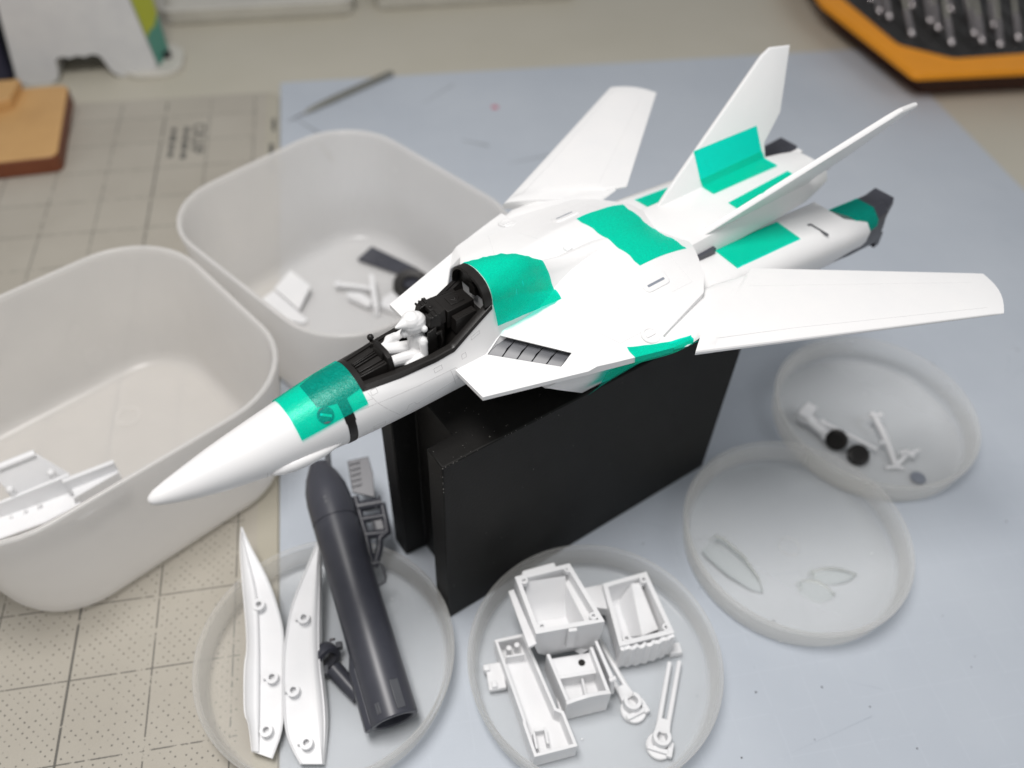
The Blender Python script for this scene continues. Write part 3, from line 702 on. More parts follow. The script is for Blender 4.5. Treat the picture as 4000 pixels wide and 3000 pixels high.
# ---- black deck ahead of the cockpit (seen through the tape)
dk = MB(); rows = []
for u, a in ((62.6,80),(63,62),(66,56),(70,52),(73.6,52),(80.2,56)):
    a0 = math.radians(a); r = NR(u)+.27 if u < 79 else NR(u)+.2
    rows.append([(u, r*math.cos(a0+(PI-2*a0)*i/12), NW(u)+r*math.sin(a0+(PI-2*a0)*i/12)) for i in range(13)])
J(dk.slab(rows, lambda p: (p[0], p[1]*.985, NW(p[0])+(p[2]-NW(p[0]))*.985)), 'windscreen_deck', BLACK, angle=40)
dk2 = MB(); rows = []   # narrow band of deck colour running down to the nose band
for u in (69.9, 71.8, 73.8):
    r = NR(u)+.27; rows.append([(u, r*math.cos(math.radians(a)), NW(u)+r*math.sin(math.radians(a))) for a in range(18, 56, 6)])
J(dk2.slab(rows, lambda p: (p[0], p[1]*.985, NW(p[0])+(p[2]-NW(p[0]))*.985)), 'deck_band', BLACK, angle=40)

# ---- cockpit
ck = MB(); R = []
for u in (80, 83, 88, 95, 102, 110, 115, 117.5, 118.5, 119.5, 124, 130, 137.4):
    h = half(u); s0 = h[-1]; s1 = h[-3]
    dn = Vector((s0[0]-s1[0], s0[1]-s1[1])); dn.normalize()
    side_pt = (s0[0]-dn.x*1.7, s0[1]-dn.y*1.7)
    out = Vector((dn.y, -dn.x)); out = out if out.x > 0 else -out
    iw = 3.1; fl = lerp(u, [80,84,112,118,124,137], [9,4,3,5,18,19])
    prof = [(side_pt[0]+out.x*.0, side_pt[1]), (side_pt[0]+out.x*.22, side_pt[1]+.05), (s0[0]+out.x*.22, s0[1]), (s0[0]-.3, s0[1]+.3), (s0[0]-iw*.55, s0[1]+.32), (s0[0]-iw*.6, s0[1]-.25), (s0[0]-iw, s0[1]-.3), (s0[0]-iw-.3, s0[1]-2.2), (s0[0]-iw-1.2, max(fl+.2, s0[1]-7)), (s0[0]-iw-1.6, fl), (0, fl)]
    R.append([(u, v, w) for v, w in prof] + [(u, -v, w) for v, w in prof[::-1][1:]])
ck.grid(R)
tub = J(ck, 'cockpit_tub', BLACK, angle=28)
fb = MB(); R = []
for i in range(17):
    a = math.radians(52+76*i/16)
    R.append([(u, (NR(80)+d)*math.cos(a), NW(80)+(NR(80)+d)*math.sin(a)) for u, d in ((79.9,.3),(82.0,.15),(82.2,-.5),(82,-2.2),(80,-2.6))])
J(fb.loft(R), 'windscreen_bow', BLACK, tub, angle=50)
ar = MB(); R = []
arch_p = cr([(11.2,25.6),(10.7,29),(9.1,32),(6,34.5),(0,35.7)], 5); arch_p = arch_p + [(-v, w) for v, w in arch_p[::-1][1:]]
for v, w in arch_p:
    k = 1-1.7/math.hypot(v, w-20+1e-6); k2 = 1+.10/math.hypot(v, w-20)
    R.append([(134.2, v*k2, 20+(w-20)*k2), (137.7, v*k2, 20+(w-20)*k2), (137.7, v*k, 20+(w-20)*k), (135.0, v*k, 20+(w-20)*k), (133.9, v*(1+k)/2, 20+(w-20)*(1+k)/2)])
J(ar.loft(R), 'canopy_arch', BLACK, tub, angle=45)
bh = MB(); bh.loft([[(136.6, v*.95, 20+(w-20)*.95) for v, w in arch_p], [(137.8, v*.95, 20+(w-20)*.95) for v, w in arch_p]])
J(bh, 'rear_bulkhead', BLACK, tub)
J(MB().prism([(-2.5,-2),(2,-2.2),(3.4,-.4),(2.2,1.6),(-1.6,2)], 0, .9, Matrix.Translation((136.1, 1.5, 27.5)) @ Matrix.Rotation(-PI/2, 4, 'Y')), 'bulkhead_recess_plate', BLACK, tub)  # raised black plate gives the dark of a bulkhead recess
seat = MB()
seat.hexa([(112.2,-5,6),(119,-5,4),(119,5,4),(112.2,5,6),(114,-5,23),(120,-5,24),(120,5,24),(114,5,23)])
J(seat, 'seat', BLACK, tub, bevel=.5)
hr = MB(); hr.hexa([(116,-5.4,21.5),(120.5,-5.2,21.5),(120.5,5.2,21.5),(116,5.4,21.5),(117,-5,27),(120.6,-4.6,27.4),(120.6,4.6,27.4),(117,5,27)])
for s in (1, -1): hr.hexa([(112.3,s*2.4,22.6),(117.5,s*2,22),(117.5,s*6.2,22),(112.8,s*5.6,22.6),(113.4,s*2.2,26.6),(118,s*2,27.9),(118,s*5.8,27.9),(113.8,s*5.2,26.6)])
hr.box((115.6,-2.1,25.2), (118.4,2.1,27.6)).lathe([(.01,.5),(.8,.5),(.9,0)], 14, (116.9,0,27.6))
for s in (1, -1):
    for k in range(3): hr.box((113.4+k*1.5, s*4-1.6, 26.3+k*.4), (114.2+k*1.5, s*4+1.6, 27.3+k*.4))
J(hr, 'headrest', BLACK, tub, bevel=.25)
for s in (1, -1):
    J(MB().hexa([(110.6,s*5.4,9),(115,s*5.4,8),(115,s*6.3,8),(110.6,s*6.3,9),(111.4,s*5.4,21.4),(115.2,s*5.4,22.6),(115.2,s*6.3,22.6),(111.4,s*6.3,21.4)]).box((114.6,s*6.2-.6,18.6),(117.6,s*6.2+.6,20)).tube([(116.6,s*6.6,20),(117.2,s*7,15.5),(116.4,s*7,12)], .5, 8), 'seat_side_plate', BLACK, tub, bevel=.25)
sh = MB(); sh.hexa([(120.8,-5.3,18),(134.4,-4.4,18),(134.4,4.4,18),(120.8,5.3,18),(121.4,-5,26),(134.2,-4,25.2),(134.2,4,25.2),(121.4,5,26)])
T = Matrix.Translation((128, 0, 25.75)) @ Matrix.Rotation(math.radians(3.6), 4, 'Y')
sh.prism([(-3.2,-2.6),(3,-2.4),(3,2.4),(-3.2,2.6)], -.3, .22, T).prism([(-2.2,0),(0,-1.9),(2.2,0),(0,1.9)], .1, .5, T).lathe([(.01,.75),(.6,.75),(.7,.4)], 12, T=T)
J(sh, 'avionics_box', BLACK, tub, bevel=.2)
for s in (1, -1):
    sd = MB().hexa([(122.4,s*5.2,17),(133,s*4.8,18.5),(133,s*8.4,18.5),(122.4,s*8.8,17),(122.8,s*5.2,23.4),(132.4,s*4.8,23.4),(132.4,s*8,23.4),(122.8,s*8.4,23.4)])
    for k in range(6): sd.ball((124.5+k*1.3, s*7.4, 23.45), .28, 6)
    J(sd, 'side_console', BLACK, tub, bevel=.25)
cn = MB(); cn.hexa([(82,-5.6,8),(93.5,-6.4,7),(93.5,6.4,7),(82,5.6,8),(82,-4.4,14.2),(93.5,-5.4,15.8),(93.5,5.4,15.8),(82,4.4,14.2)])
for v0, v1, h_ in ((-4.2,-2.8,.5),(-2.2,-1.6,.8),(-.9,-.3,.8),(.6,3.2,.6),(3.8,4.6,.3)): cn.hexa([(83,v0*.85,14.2),(93,v0,15.6),(93,v1,15.6),(83,v1*.85,14.2),(83,v0*.85,14.5+h_),(93,v0,15.9+h_),(93,v1,15.9+h_),(83,v1*.85,14.5+h_)])
J(cn, 'instrument_console', BLACK, tub, bevel=.18)
ip = MB(); ip.prism([(-7.4,8),(7.2,8),(7.4,14.5),(6.2,18.6),(3.6,19.8),(-3,19.6),(-6.4,17.8),(-7.5,14)], 0, 2.1, Matrix.Translation((93.3,0,0)) @ Matrix(((0,0,1,0),(1,0,0,0),(0,1,0,0),(0,0,0,1))))
ip.hexa([(92.4,-3.2,15.5),(93.4,-3.4,15.5),(93.4,3.4,15.5),(92.4,3.2,15.5),(92.8,-3,18.8),(93.5,-3,19.6),(93.5,3,19.6),(92.8,3,18.8)]).ball((94.2,-7.3,19),1.35,12).tube([(94.2,-7,17),(94.2,-7.3,19)],.8,8)
J(ip, 'instrument_panel', BLACK, tub, bevel=.3)

# ---- pilot figure (sits in the cockpit, top-level)
def jg(p): return M3 @ Vector((p[0], -p[1], p[2])) + JN
pl = MB()
def cap(a, b, ra, rb, n=12):
    a, b = Vector(a), Vector(b); pts = [a.lerp(b, i/6) for i in range(7)]
    pl.tube(pts, [ra+(rb-ra)*i/6 for i in range(7)], n); pl.ball(a, ra, n); pl.ball(b, rb, n)
cap((109.8,0,9.5), (109.5,0,12.5), 3.9, 3.4); cap((109.5,-.8,13), (110,-1.2,16.6), 3.0, 3.1); cap((109.5,.8,13), (110,1.2,16.6), 3.0, 3.1)
cap((110,-3.4,17), (110,3.4,17), 1.8, 1.8); cap((110,0,17), (109.4,0,20.5), 1.9, 1.9)
pl.ball((109.3,0,23.5), 4.4, 18, (1.15,.98,1.05)); cap((108.2,0,24.9), (101.6,0,25.2), 3.9, .55, 16); cap((106.4,0,20.9), (104.9,0,20.6), 2.2, 1.8); pl.ball((111.2,4.1,22.3), 1.4, 10); pl.ball((111.2,-4.1,22.3), 1.4, 10)
for s in (1, -1):
    pl.ball((110,s*4.4,17), 2.1, 12)
    if s < 0: cap((109.6,-4.8,16.6), (104.4,-7.0,13.6), 1.7, 1.6); cap((104.4,-7.0,13.6), (101.4,-6.2,14.4), 2.0, 2.1); cap((101.4,-6.2,14.4), (98.6,-5,14.6), 2.0, 1.05); cap((98.6,-5,14.6), (97,-4.6,14.8), 1.15, .95)
    else: cap((109.6,4.9,16.6), (109.2,6.0,11.4), 1.75, 1.5); cap((109.2,6.0,11.4), (103.6,6.2,10.8), 1.5, 1.2); cap((103.6,6.2,10.8), (101.8,6,11.0), 1.2, 1.0)
    cap((108.5,s*2.6,9.4), (96.4,s*3.9,13.6), 2.9, 2.3); cap((96.4,s*3.9,13.6), (90,s*3.9,7), 1.9, 1.4)
# fingers of both hands
for s, bx in ((-1,(97,-4.6,15.0)), (1,(101.8,6,11.4))):
    for k in range(4): cap((bx[0]-.2,bx[1]-.8+.5*k,bx[2]+.3), (bx[0]-1.3-.15*(k%2),bx[1]-.75+.48*k,bx[2]-.5), .34, .27, 6)
    cap((bx[0],bx[1]-s*1,bx[2]), (bx[0]-.9,bx[1]-s*1.3,bx[2]+.5), .36, .28, 6)
base_p = (109, 0, 6)
pm = M3.to_4x4(); pm.translation = jg(base_p)*MM
pl.v = [(x, -y, z) for x, y, z in pl.v]
po = pl.build('pilot_figure', WHITE, None, off=tuple(-x for x in base_p), weld=False)
po.matrix_world = pm
rm = po.modifiers.new('remesh', 'REMESH'); rm.mode = 'VOXEL'; rm.voxel_size = .00026; rm.use_smooth_shade = True
smo = po.modifiers.new('smooth', 'SMOOTH'); smo.factor = .5; smo.iterations = 3
tag(po, 'small white pilot figure with a pointed helmet, seated in the jet cockpit', 'figure')

# ---- green masking tape
def tape(rows, off, **kw): return J(MB().slab(rows, off), 'masking_tape', TAPE, angle=50, **kw)
def dn(p, d=.12): return (p[0], p[1], p[2]-d)
rows = []
for i in range(15):
    u = 53.2+(79.9-53.2)*i/14; a0 = 26.6+(31.5-26.6)*i/14
    rows.append([(u-.8*math.sin(2*PI*j/60)*.3, (smoothed(NR,u)+.52)*math.cos(math.radians(a0+(168-a0)*j/30)), NW(u)+(smoothed(NR,u)+.52)*math.sin(math.radians(a0+(168-a0)*j/30))) for j in range(31)])
tape(rows, lambda p: (p[0], p[1]*.994, NW(p[0])+(p[2]-NW(p[0]))*.994))
# over the spine behind the cockpit
rows = []
for i in range(17):
    u = 138+(170.6-138)*i/16
    t = i/16
    pr_ = up_profile(u)[1:]; e0 = (14.2, 16.6-2.3*t); e1 = (-13.4, 17-2.0*t)
    s0 = pr_[0] if t < .5 else pr_[2]
    mid = [(e0[0]+(pr_[0][0]-e0[0])*k/5 + (.5 if t > .5 else .25)*math.sin(PI*k/5)*(-1 if t > .6 else 1)*.6, e0[1]+(pr_[0][1]-e0[1])*k/5+(1.4*t)*math.sin(PI*k/5)) for k in range(5)]
    L = mid + pr_; R_ = [(-v, w) for v, w in (mid+pr_)[::-1][1:]]
    q = L + R_
    row = []
    for k, (v, w) in enumerate(q):
        d = .35 + .35*math.sin(u*1.1+v*.9)*math.sin(v*.7-u*.5)*(.5+t*.7)
        r = math.hypot(v, w-12); row.append((u + .7*math.sin(v*.35)*t, v*(1+d/r), 12+(w-12)*(1+d/r)+.12))
    rows.append(row)
tape(rows, lambda p: (p[0], p[1]*.99, 12+(p[2]-12)*.99))
# across the hull behind the spine
rows = []
for i in range(13):
    u0 = 207.2+(235.5-207.2)*i/12
    row = []
    for j in range(33):
        v = -20.6+41.2*j/32; sp = max(H(u0, abs(v)), 18.9-abs(v)*.75-(u0-207)*.26)
        row.append((u0+.35*math.sin(v*.55+1)*(1 if i in (0, 12) else .3), v, sp+.35+.12*math.sin(v*1.3+u0*.4)))
    rows.append(row)
tape(rows, dn)
# along the port glove edge and down the nacelle side
rows = []
for i in range(13):
    u = 176.5+(203-176.5)*i/12; ve = min(33+(u-117)*.3215, lerp(u, [117,158,176,188,193.2,200,204], [33,46.5,52,55.6,57,57.6,58])) ; t = i/12
    q = [(ve-5.2+3.6*t, .25), (ve-3.4+2.2*t, .25), (ve-1.4, .25), (ve-.3, .22)]
    rows.append([(u+.5*(k==0), v, H(u, v)+d+.1*math.sin(u*.9)) for k, (v, d) in enumerate(q)] + [(u, ve+.25, H(u, ve)+.25), (u, ve+.4, 5.0), (u, ve+.4, 3.4), (u, ve-3, 2.9)])
tape(rows, lambda p: (p[0], p[1]-.12, p[2]-.05))
rows = []
for i in range(11):
    u = 170+(199-170)*i/10; t = i/10
    ve = lerp(u+7, [117,158,176,188,193.2,200,208], [33,46.5,52,55.6,57,57.6,58])
    P = [(ve+.35, 3.7), (ve-3.4, 1.6), (ve-6.6, -1.2), (42.6,-6), (40.9,-14), (37.2,-21.2+6*t)]
    rows.append([(u+7-k*1.9, v+(.15 if k == 0 else .65), w-(.3 if k > 3 else 0)) for k, (v, w) in enumerate(P)])
tape(rows, lambda p: (p[0], p[1]-.14, p[2]))
# between fins and backpack, both sides
for s in (-1, 1):
    rows = []
    for i in range(12):
        t = i/11; u = 280.3+(324.5-280.3)*t
        fl = [(4.6-1.4*t, 10.65), (8, 10.6), (10.6, 10.6), (12.0, 10.9), (12.7-.4*t, 11.9)]
        fn = [(14+(w-10)*FINK-1.75-.4*t*0, w) for w in (13.5, 17, 21, 25.4-1.0*t)]
        rows.append([(u+(1.5 if k > 4 else 0)*(1 if i else 0)*.0, s*v, w) for k, (v, w) in enumerate(fl+fn)])
    tape(rows, lambda p: (p[0], p[1]-s*.0+s*.1, p[2]-.08))
# nacelle tops
for s in (1, -1):
    rows = []
    for i in range(8):
        u = 259+(304.5-259)*i/7; t = i/7; tw = lerp(u, [246,262,290,315,330,337], [1.6,.4,-2,-4.24,-5.5,-6])
        rows.append([(u+(v-18)*-.1, s*v, tw+.35+(-.0 if v < 33 else -.35)) for v in (17.6, 22, 27, 32, 34.6)])
    tape(rows, dn)
# round the port nozzle
rows = []
for i in range(6):
    u = 334+(357-334)*i/5
    a, b, top, bot, c_ = lerp(u,[326,340,352,366],[18,19.5,22,24]), lerp(u,[326,340,352,366],[41,41.5,41,40]), lerp(u,[326,340,352,366],[-9.5,-8,-6.3,-5.8]), -30, lerp(u,[326,340,352,366],[4,4,4.5,4])
    rows.append([(u, a-.4, top-c_-6), (u, a-.4, top-c_), (u, a+c_*.8, top+.4), (u, b-c_, top+.4), (u, b+.4, top-c_), (u, b+1, -14)])
tape(rows, lambda p: (p[0], p[1]+(.15 if p[1] < 30 else -.15), p[2]-.12))
# ------------------------------------------------------------------ loose kit parts lying in the dishes and boxes
def part_thing(name, label, cat, base): return thing(name, label, cat, base)
def off(b): return (-b[0], -b[1], -b[2])
TN = Vector((0, -.19, 1)).normalized()
def plate(mb, pts, h0, h1, n=TN):
    pts = [Vector(p) for p in pts]; k = len(pts)
    ar = sum(pts[i].x*pts[(i+1)%k].y-pts[(i+1)%k].x*pts[i].y for i in range(k))
    if ar < 0: pts = pts[::-1]
    mb.add([p+n*h0 for p in pts]+[p+n*h1 for p in pts], [tuple(range(k-1,-1,-1)), tuple(range(k,2*k))]+[(i,(i+1)%k,k+(i+1)%k,k+i) for i in range(k)]); return mb
def dense(pts, it=2):   # round a polyline (open) by corner cutting, ends kept
    P = [Vector(p) for p in pts]
    for _ in range(it):
        Q = [P[0]]
        for a, b in zip(P[:-1], P[1:]): Q += [a.lerp(b, .25), a.lerp(b, .75)]
        Q.append(P[-1]); P = Q
    return P
def TZ(x, y, z, tilt=True):
    M = Matrix.Translation((x, y, z))
    return M @ Matrix.Rotation(math.atan(.19), 4, 'X') if tilt else M
def boss(mb, p, r=2.9, h=4.4, T=None):
    mb.lathe([(.02, .6), (r*.48, .6), (r*.48, h), (r, h), (r, -.5)], 20, T=T or TZ(*p)); return mb
BLl = [(-78.2,148.2,6.4),(-79.4,160.3,8.7),(-81.4,164.1,9.4),(-81.4,176.8,11.9),(-81.0,186.9,13.8),(-79.8,192.0,14.7),(-79.9,201.1,16.5),(-80.4,208.9,17.9),(-81.8,226.7,21.3),(-82.7,243.5,24.5),(-82.3,251,26.0),(-81.9,254.2,26.6)]
BLr = [(-81.6,254.0,26.5),(-80.0,249.5,25.7),(-77.3,242.7,24.4),(-72.7,232.8,22.5),(-68.2,222.2,20.5),(-64.7,209.7,18.1),(-62.4,197.7,15.8),(-63.0,184.9,13.4),(-63.6,170.4,10.6),(-64.0,155.8,7.9),(-69.4,143.8,5.6)]
BLg = [(-79.3,241.3,24.1),(-74.5,220.7,20.2),(-73.5,204.7,17.2),(-73.7,179.2,12.3),(-74.7,147.2,6.1)]
def blade(label, left, right, groove, bosses, base, flip=False):
    t = part_thing('shell_half', label, 'model part', base); t['group'] = 'white blade-like shell halves'
    l, r, g = dense(left), dense(right), dense(groove)
    mb = MB(); plate(mb, l+r, -2.2, 0); MBs = mb.build('floor', WHITE2, t, off=off(base), bevel=.35)
    def rs_(P, m=28):
        L = [0]
        for p, q in zip(P[:-1], P[1:]): L.append(L[-1]+(q-p).length)
        out = []
        for k in range(m):
            d = L[-1]*k/(m-1); i = max(j for j in range(len(L)) if L[j] <= d+1e-9); i = min(i, len(P)-2)
            out.append(P[i].lerp(P[i+1], (d-L[i])/max(1e-6, L[i+1]-L[i])))
        return out
    ol = rs_(l if not flip else r); gl = rs_(g)
    if (ol[0]-gl[0]).length > (ol[0]-gl[-1]).length: gl = gl[::-1]
    prof = [(0,-3.4),(0,-1.2),(.12,.8),(.32,2.1),(.6,2.9),(.9,3.0),(1,2.6),(1,-.4)] if not flip else [(-.25,-4.5),(-.12,-2.6),(.1,-.4),(.4,1.1),(.75,1.9),(1,1.9),(1.02,1.4),(1.02,-.4)]
    mb = MB(); mb.loft([[tuple(o.lerp(q, f)+TN*h*min(1, .25+.75*math.sin(PI*min(.5, (k+1)/9)))) for f, h in prof] for k, (o, q) in enumerate(zip(ol, gl))]); mb.build('side_wall', WHITE2, t, off=off(base), angle=50)
    rim = r if not flip else l
    mb = MB(); mb.tube([p+TN*.25 for p in rim], .55, 8); mb.build('rim', WHITE2, t, off=off(base))
    for p in bosses: boss(MB(), p).build('peg_socket', WHITE2, t, off=off(base), angle=40)
    for p in bosses: mb = MB(); mb.hexa([Vector(x) for x in ((p[0]-4.2,p[1]-.5,p[2]-.6),(p[0]-1.6,p[1]-.5,p[2]-.6),(p[0]-1.6,p[1]+.3,p[2]-.4),(p[0]-4.2,p[1]+.3,p[2]-.4),(p[0]-4.2,p[1]-.5,p[2]+2.2),(p[0]-1.6,p[1]-.5,p[2]+2.2),(p[0]-1.6,p[1]+.3,p[2]+1.4),(p[0]-4.2,p[1]+.3,p[2]+1.4))]); mb.build('rib', WHITE2, t, off=off(base))
blade('long white blade half leaning in the lower left dish, leftmost, with three sockets', BLl, BLr, BLg, [(-73.1,212.1,18.6),(-67.8,177.6,12.0),(-70.9,155.2,7.7)], (-74, 185, 2))
BRl = [(-56.4,139.0,6.0),(-60.0,145.9,7.3),(-62.6,153.8,8.8),(-62.9,164.2,10.8),(-62.9,177.1,13.2),(-62.3,187.3,15.2),(-61.0,195.4,16.7),(-58.4,208.1,19.1),(-54.0,218.6,21.1),(-48.8,229.4,23.2),(-43.2,241.3,25.4)]
BRr = [(-42.9,241,25.4),(-43.4,228.6,23.0),(-44.5,212.4,19.9),(-45.6,196.8,17.0),(-46.2,181.8,14.1),(-45.1,168.5,11.6),(-44.8,154.4,8.9),(-46.9,137.5,5.7)]
BRg = [(-47.4,138,5.8),(-48.2,148,7.6),(-48.8,161.9,10.3),(-49.2,178.5,13.5),(-49.4,193.5,16.4),(-47.9,206,18.7),(-44.2,234,24)]
blade('white blade half crossing the first one, beside the dark tube in the lower left dish', [(-46.9,137.5,5.7)][:0]+BRl, BRr, BRg[::1], [(-52.1,202.1,18.0),(-58.2,169.8,11.9),(-53.4,146.8,7.5)], (-54, 185, 2), True)

# dark tube (gun barrel part)
A_, B_ = Vector((-14, 148.5, 12.9)), Vector((-41.5, 284, 36.5)); ax = (B_-A_).normalized(); Ln = (B_-A_).length
X_ = ax.cross(Vector((0,0,1))).normalized(); Y_ = X_.cross(ax).normalized()
TM = Matrix((X_, Y_, ax)).transposed().to_4x4(); TM.translation = A_
base = (-27, 205, 2)
gun = part_thing('gun_tube', 'dark grey tapered tube lying across the lower left dish rim', 'model part', base)
R0 = 11.3
pr = [(8.4, 14), (8.4, .3), (8.9, -.2), (10.6, -.2), (11.2, .4), (R0, 2), (R0, 60), (R0+.1, 101.6), (R0-.25, 101.9), (R0-.25, 102.4), (R0+.2, 102.7), (R0+.2, 115), (R0-.6, 122), (R0-2.6, 129), (R0-5, 134), (R0-6.5, 137), (.02, 137.4)]
MB().lathe(pr, 48, T=TM).build('barrel', DGREY, gun, off=off(base), angle=35)
MB().lathe([(.02, 13.5), (8.5, 13.5)], 32, T=TM).build('bore_end', BLACK, gun, off=off(base))
fin_ = MB(); fin_.loft([[(-R0-2.6+k*2.3, y, z) for k, y, z in ((0,-2.6,z0),(1.2,-4.6,z0),(1.6,4.4,z0),(.3,2.6,z0))] for z0 in (-.4, 3, 27, 36)])
fin_.v = [tuple(TM @ (Vector((x + (2.6 if z > 30 else 0), y, z)))) for x, y, z in fin_.v]
fin_.build('side_keel', DGREY, gun, off=off(base), bevel=.6)
def ontube(a, z): a = math.radians(a); return TM @ Matrix.Translation((R0*math.cos(a), R0*math.sin(a), z)) @ Matrix.Rotation(a, 4, 'Z')
MB().box((-.6,-2.1,0), (.5,2.1,13), ontube(68, 2.2)).build('raised_plate', SLATE, gun, off=off(base), bevel=.25)
for z in (1.6, 3.6): MB().box((-.6,-.5,0), (.35,.5,5), ontube(112+z*3, 3)).build('slot_rib', SLATE, gun, off=off(base), bevel=.12)
for z in (109, 111.5): MB().box((-.6,-.8,0), (.3,.8,1.6), ontube(100, z)).build('latch', SLATE, gun, off=off(base), bevel=.1)
MB().tube([ontube(12, 62) @ Vector(p) for p in ((-.5,0,0),(3.6,0,1),(4.4,0,3),(4.4,0,9),(3.4,0,11.5),(-.5,0,12))], .75, 10).build('wire_loop', SLATE, gun, off=off(base))
MB().tube([ontube(0, 133) @ Vector(p) for p in ((-7,0,-2),(-5,0,10),(-2,0,22))], 1.6, 12).build('support_rod', SLATE, gun, off=off(base))

# small dark bracket beside the tube
base = (-38, 181, 1.6)
br_ = part_thing('bracket', 'small dark grey bracket with a round collar beside the tube', 'model part', base)
Tb = frame2(-44, 186, 8.5, math.radians(-55)) @ Matrix.Rotation(math.radians(72), 4, 'Y')
MB().lathe([(4.2,-3),(4.2,3),(6.6,3),(7,2),(7,-2),(6.6,-3),(4.2,-3)], 32, T=Tb).build('collar', DGREY, br_, off=off(base), angle=35)
MB().tube([(-40.5,180.5,7),(-34,171.5,5.6),(-29.5,165.5,5)], [4.2,3.9,3.7], 18).build('arm', DGREY, br_, off=off(base), angle=50)
MB().box((-47,177.6,4), (-42.6,182,9)).box((-38.6,188,9), (-35.4,191,13)).build('lug', SLATE, br_, off=off(base), bevel=.5)
MB().tube([(-41,191.5,14.3),(-38.6,191.2,15.2)], .7, 8).build('pin', STEEL, br_, off=off(base))

# dark frame with openings between tube and block
base = (-16, 255, 2)
fr = part_thing('frame_part', 'dark grey frame with openings wedged between the tube and the block', 'model part', base)
nF = Vector((0, -.3, 1)).normalized()
def pl_(pts, h0, h1, name, m, bev=.3): plate(MB(), pts, h0, h1, nF).build(name, m, fr, off=off(base), bevel=bev)
pl_([(-26.1,283.5,33.0),(-14.7,284.6,33.4),(-13.0,274.8,30.4),(-13.4,262,26.6),(-24.9,266.2,27.8)], -1.4, 0, 'upper_plate', DGREY)
for k in range(5): pl_([(-25+k*.1,281.6-k*3,32.5-k*.9),(-19.5,282.4-k*3,32.7-k*.9),(-19.5,281.4-k*3,32.4-k*.9),(-25+k*.1,280.6-k*3,32.2-k*.9)], -.3, .9, 'step_rib', DGREY, .15)
zf = lambda y: 20+.3*(y-240)
def strip(P, w_, name, m=DGREY): MB().tube([(x, y, zf(y)-.5) for x, y in P], w_, 8).build(name, m, fr, off=off(base), angle=50)
for P, w_ in (([(-23.6,264),(-22.4,257),(-21,249.5),(-19.8,243),(-19,235),(-17.6,227)], 1.9), ([(-10,258.5),(-9.2,250),(-8.6,243.2),(-13,241),(-13.6,236),(-17,227)], 2.0), ([(-22.6,258.4),(-10,259)], 3.0), ([(-20.6,251.6),(-9.5,252)], 2.0), ([(-19.8,243.4),(-9,243.2)], 2.2), ([(-15.6,251),(-14.6,243.6)], 1.0)): strip(P, w_, 'frame_bar')
pl_([(-15.8,251.2,23.2),(-9.3,251.6,23.3),(-8.5,243.2,21),(-14.8,243,20.9)], -1.2, .2, 'side_plate', DGREY)
for P in ([(-13.2,239),(-17.2,226.6)], [(-10.8,262),(-13.6,255)]): MB().tube([(x, y, zf(y)+1.2) for x, y in P], .5, 8).build('edge_wire', SLATE, fr, off=off(base))

# ---- white box parts in the middle dish
def quadring(Q, inset, z, n=6, fb=None):
    # fb: separate inset for the front and back edges
    c = Vector((sum(q[0] for q in Q)/4, sum(q[1] for q in Q)/4)); pts = []
    for i in range(4):
        a, b = Vector(Q[i]), Vector(Q[(i+1)%4])
        for k in range(n):
            t = k/n; p = a.lerp(b, t); d = c-p; L = max(abs(d.x), abs(d.y), 1e-6)
            e = (b-a).normalized(); nrm = Vector((-e.y, e.x)); 
            if nrm.dot(c-a) < 0: nrm = -nrm
            own = inset if (fb is None or i % 2) else fb; oth = inset if (fb is None or not i % 2) else fb
            ln_ = (b-a).length; q = p + nrm*own + e*(oth*(1-2*t))
            pts.append((q.x, q.y, z))
    return pts
def shell(name, label, Q, zt, zb, wall, base, curve=0, floor_z=None):
    t = part_thing(name, label, 'model part', base); fz = floor_z or zb+2
    R = [quadring(Q, curve*2.0, zb, 6, .3), quadring(Q, curve*1.15, zb+(zt-zb)*.06, 6, .2), quadring(Q, curve*.45, zb+(zt-zb)*.18, 6, .1), quadring(Q, curve*.12, zb+(zt-zb)*.42, 6, 0), quadring(Q, 0, zb+(zt-zb)*.62), quadring(Q, 0, zt), quadring(Q, wall, zt), quadring(Q, wall+.2, zt-.3*(zt-fz)), quadring(Q, wall+.4+curve*.5, fz+1.5), quadring(Q, wall+1.6+curve*.7, fz)]
    MB().loft(R).build('shell', WHITE2, t, off=off(base), angle=32, bevel=0)
    return t
Q1 = [(53.9,167.4),(86.6,168.2),(77.3,200.6),(49.6,197.7)]; base = (67, 183, 17)
t1 = shell('box_shell', 'largest white box shell, lying open on top of the others', Q1, 38, 11.5, 2.1, base, 5.0, 16)
for p in ((53.6,195),(75.6,198),(82,171.8),(57.3,170.6)): boss(MB(), (*p, 35.5), 1.9, 2.7, Matrix.Translation((*p, 35.5))).build('screw_boss', WHITE2, t1, off=off(base), angle=40)
MB().hexa([(46.2,193.5,29),(48.8,194.6,29),(54.2,166,29),(50.4,164.6,29),(46,194.4,31),(48.9,195.2,31),(54.4,166,31),(50.2,164.8,31)]).build('side_flange', WHITE2, t1, off=off(base), bevel=.3)
MB().hexa([(53,198.3,31),(71,200.1,31),(70.5,203.6,31),(53.5,201.4,31),(53,198.3,36.4),(71,200.1,36.4),(70.2,203.2,37),(54,201.2,36.6)]).build('end_lip', WHITE2, t1, off=off(base), bevel=.6)
MB().box((69,165.9,21), (73,167.6,38.15)).build('bright_slot_rib', WHITE2, t1, off=off(base), bevel=.25)  # proud rib added in place of a slot that looks brighter
MB().box((64.6,174,16.05), (67,179,16.3)).build('dark_slot_plate', BLACK, t1, off=off(base))  # black plate gives the dark of an open slot
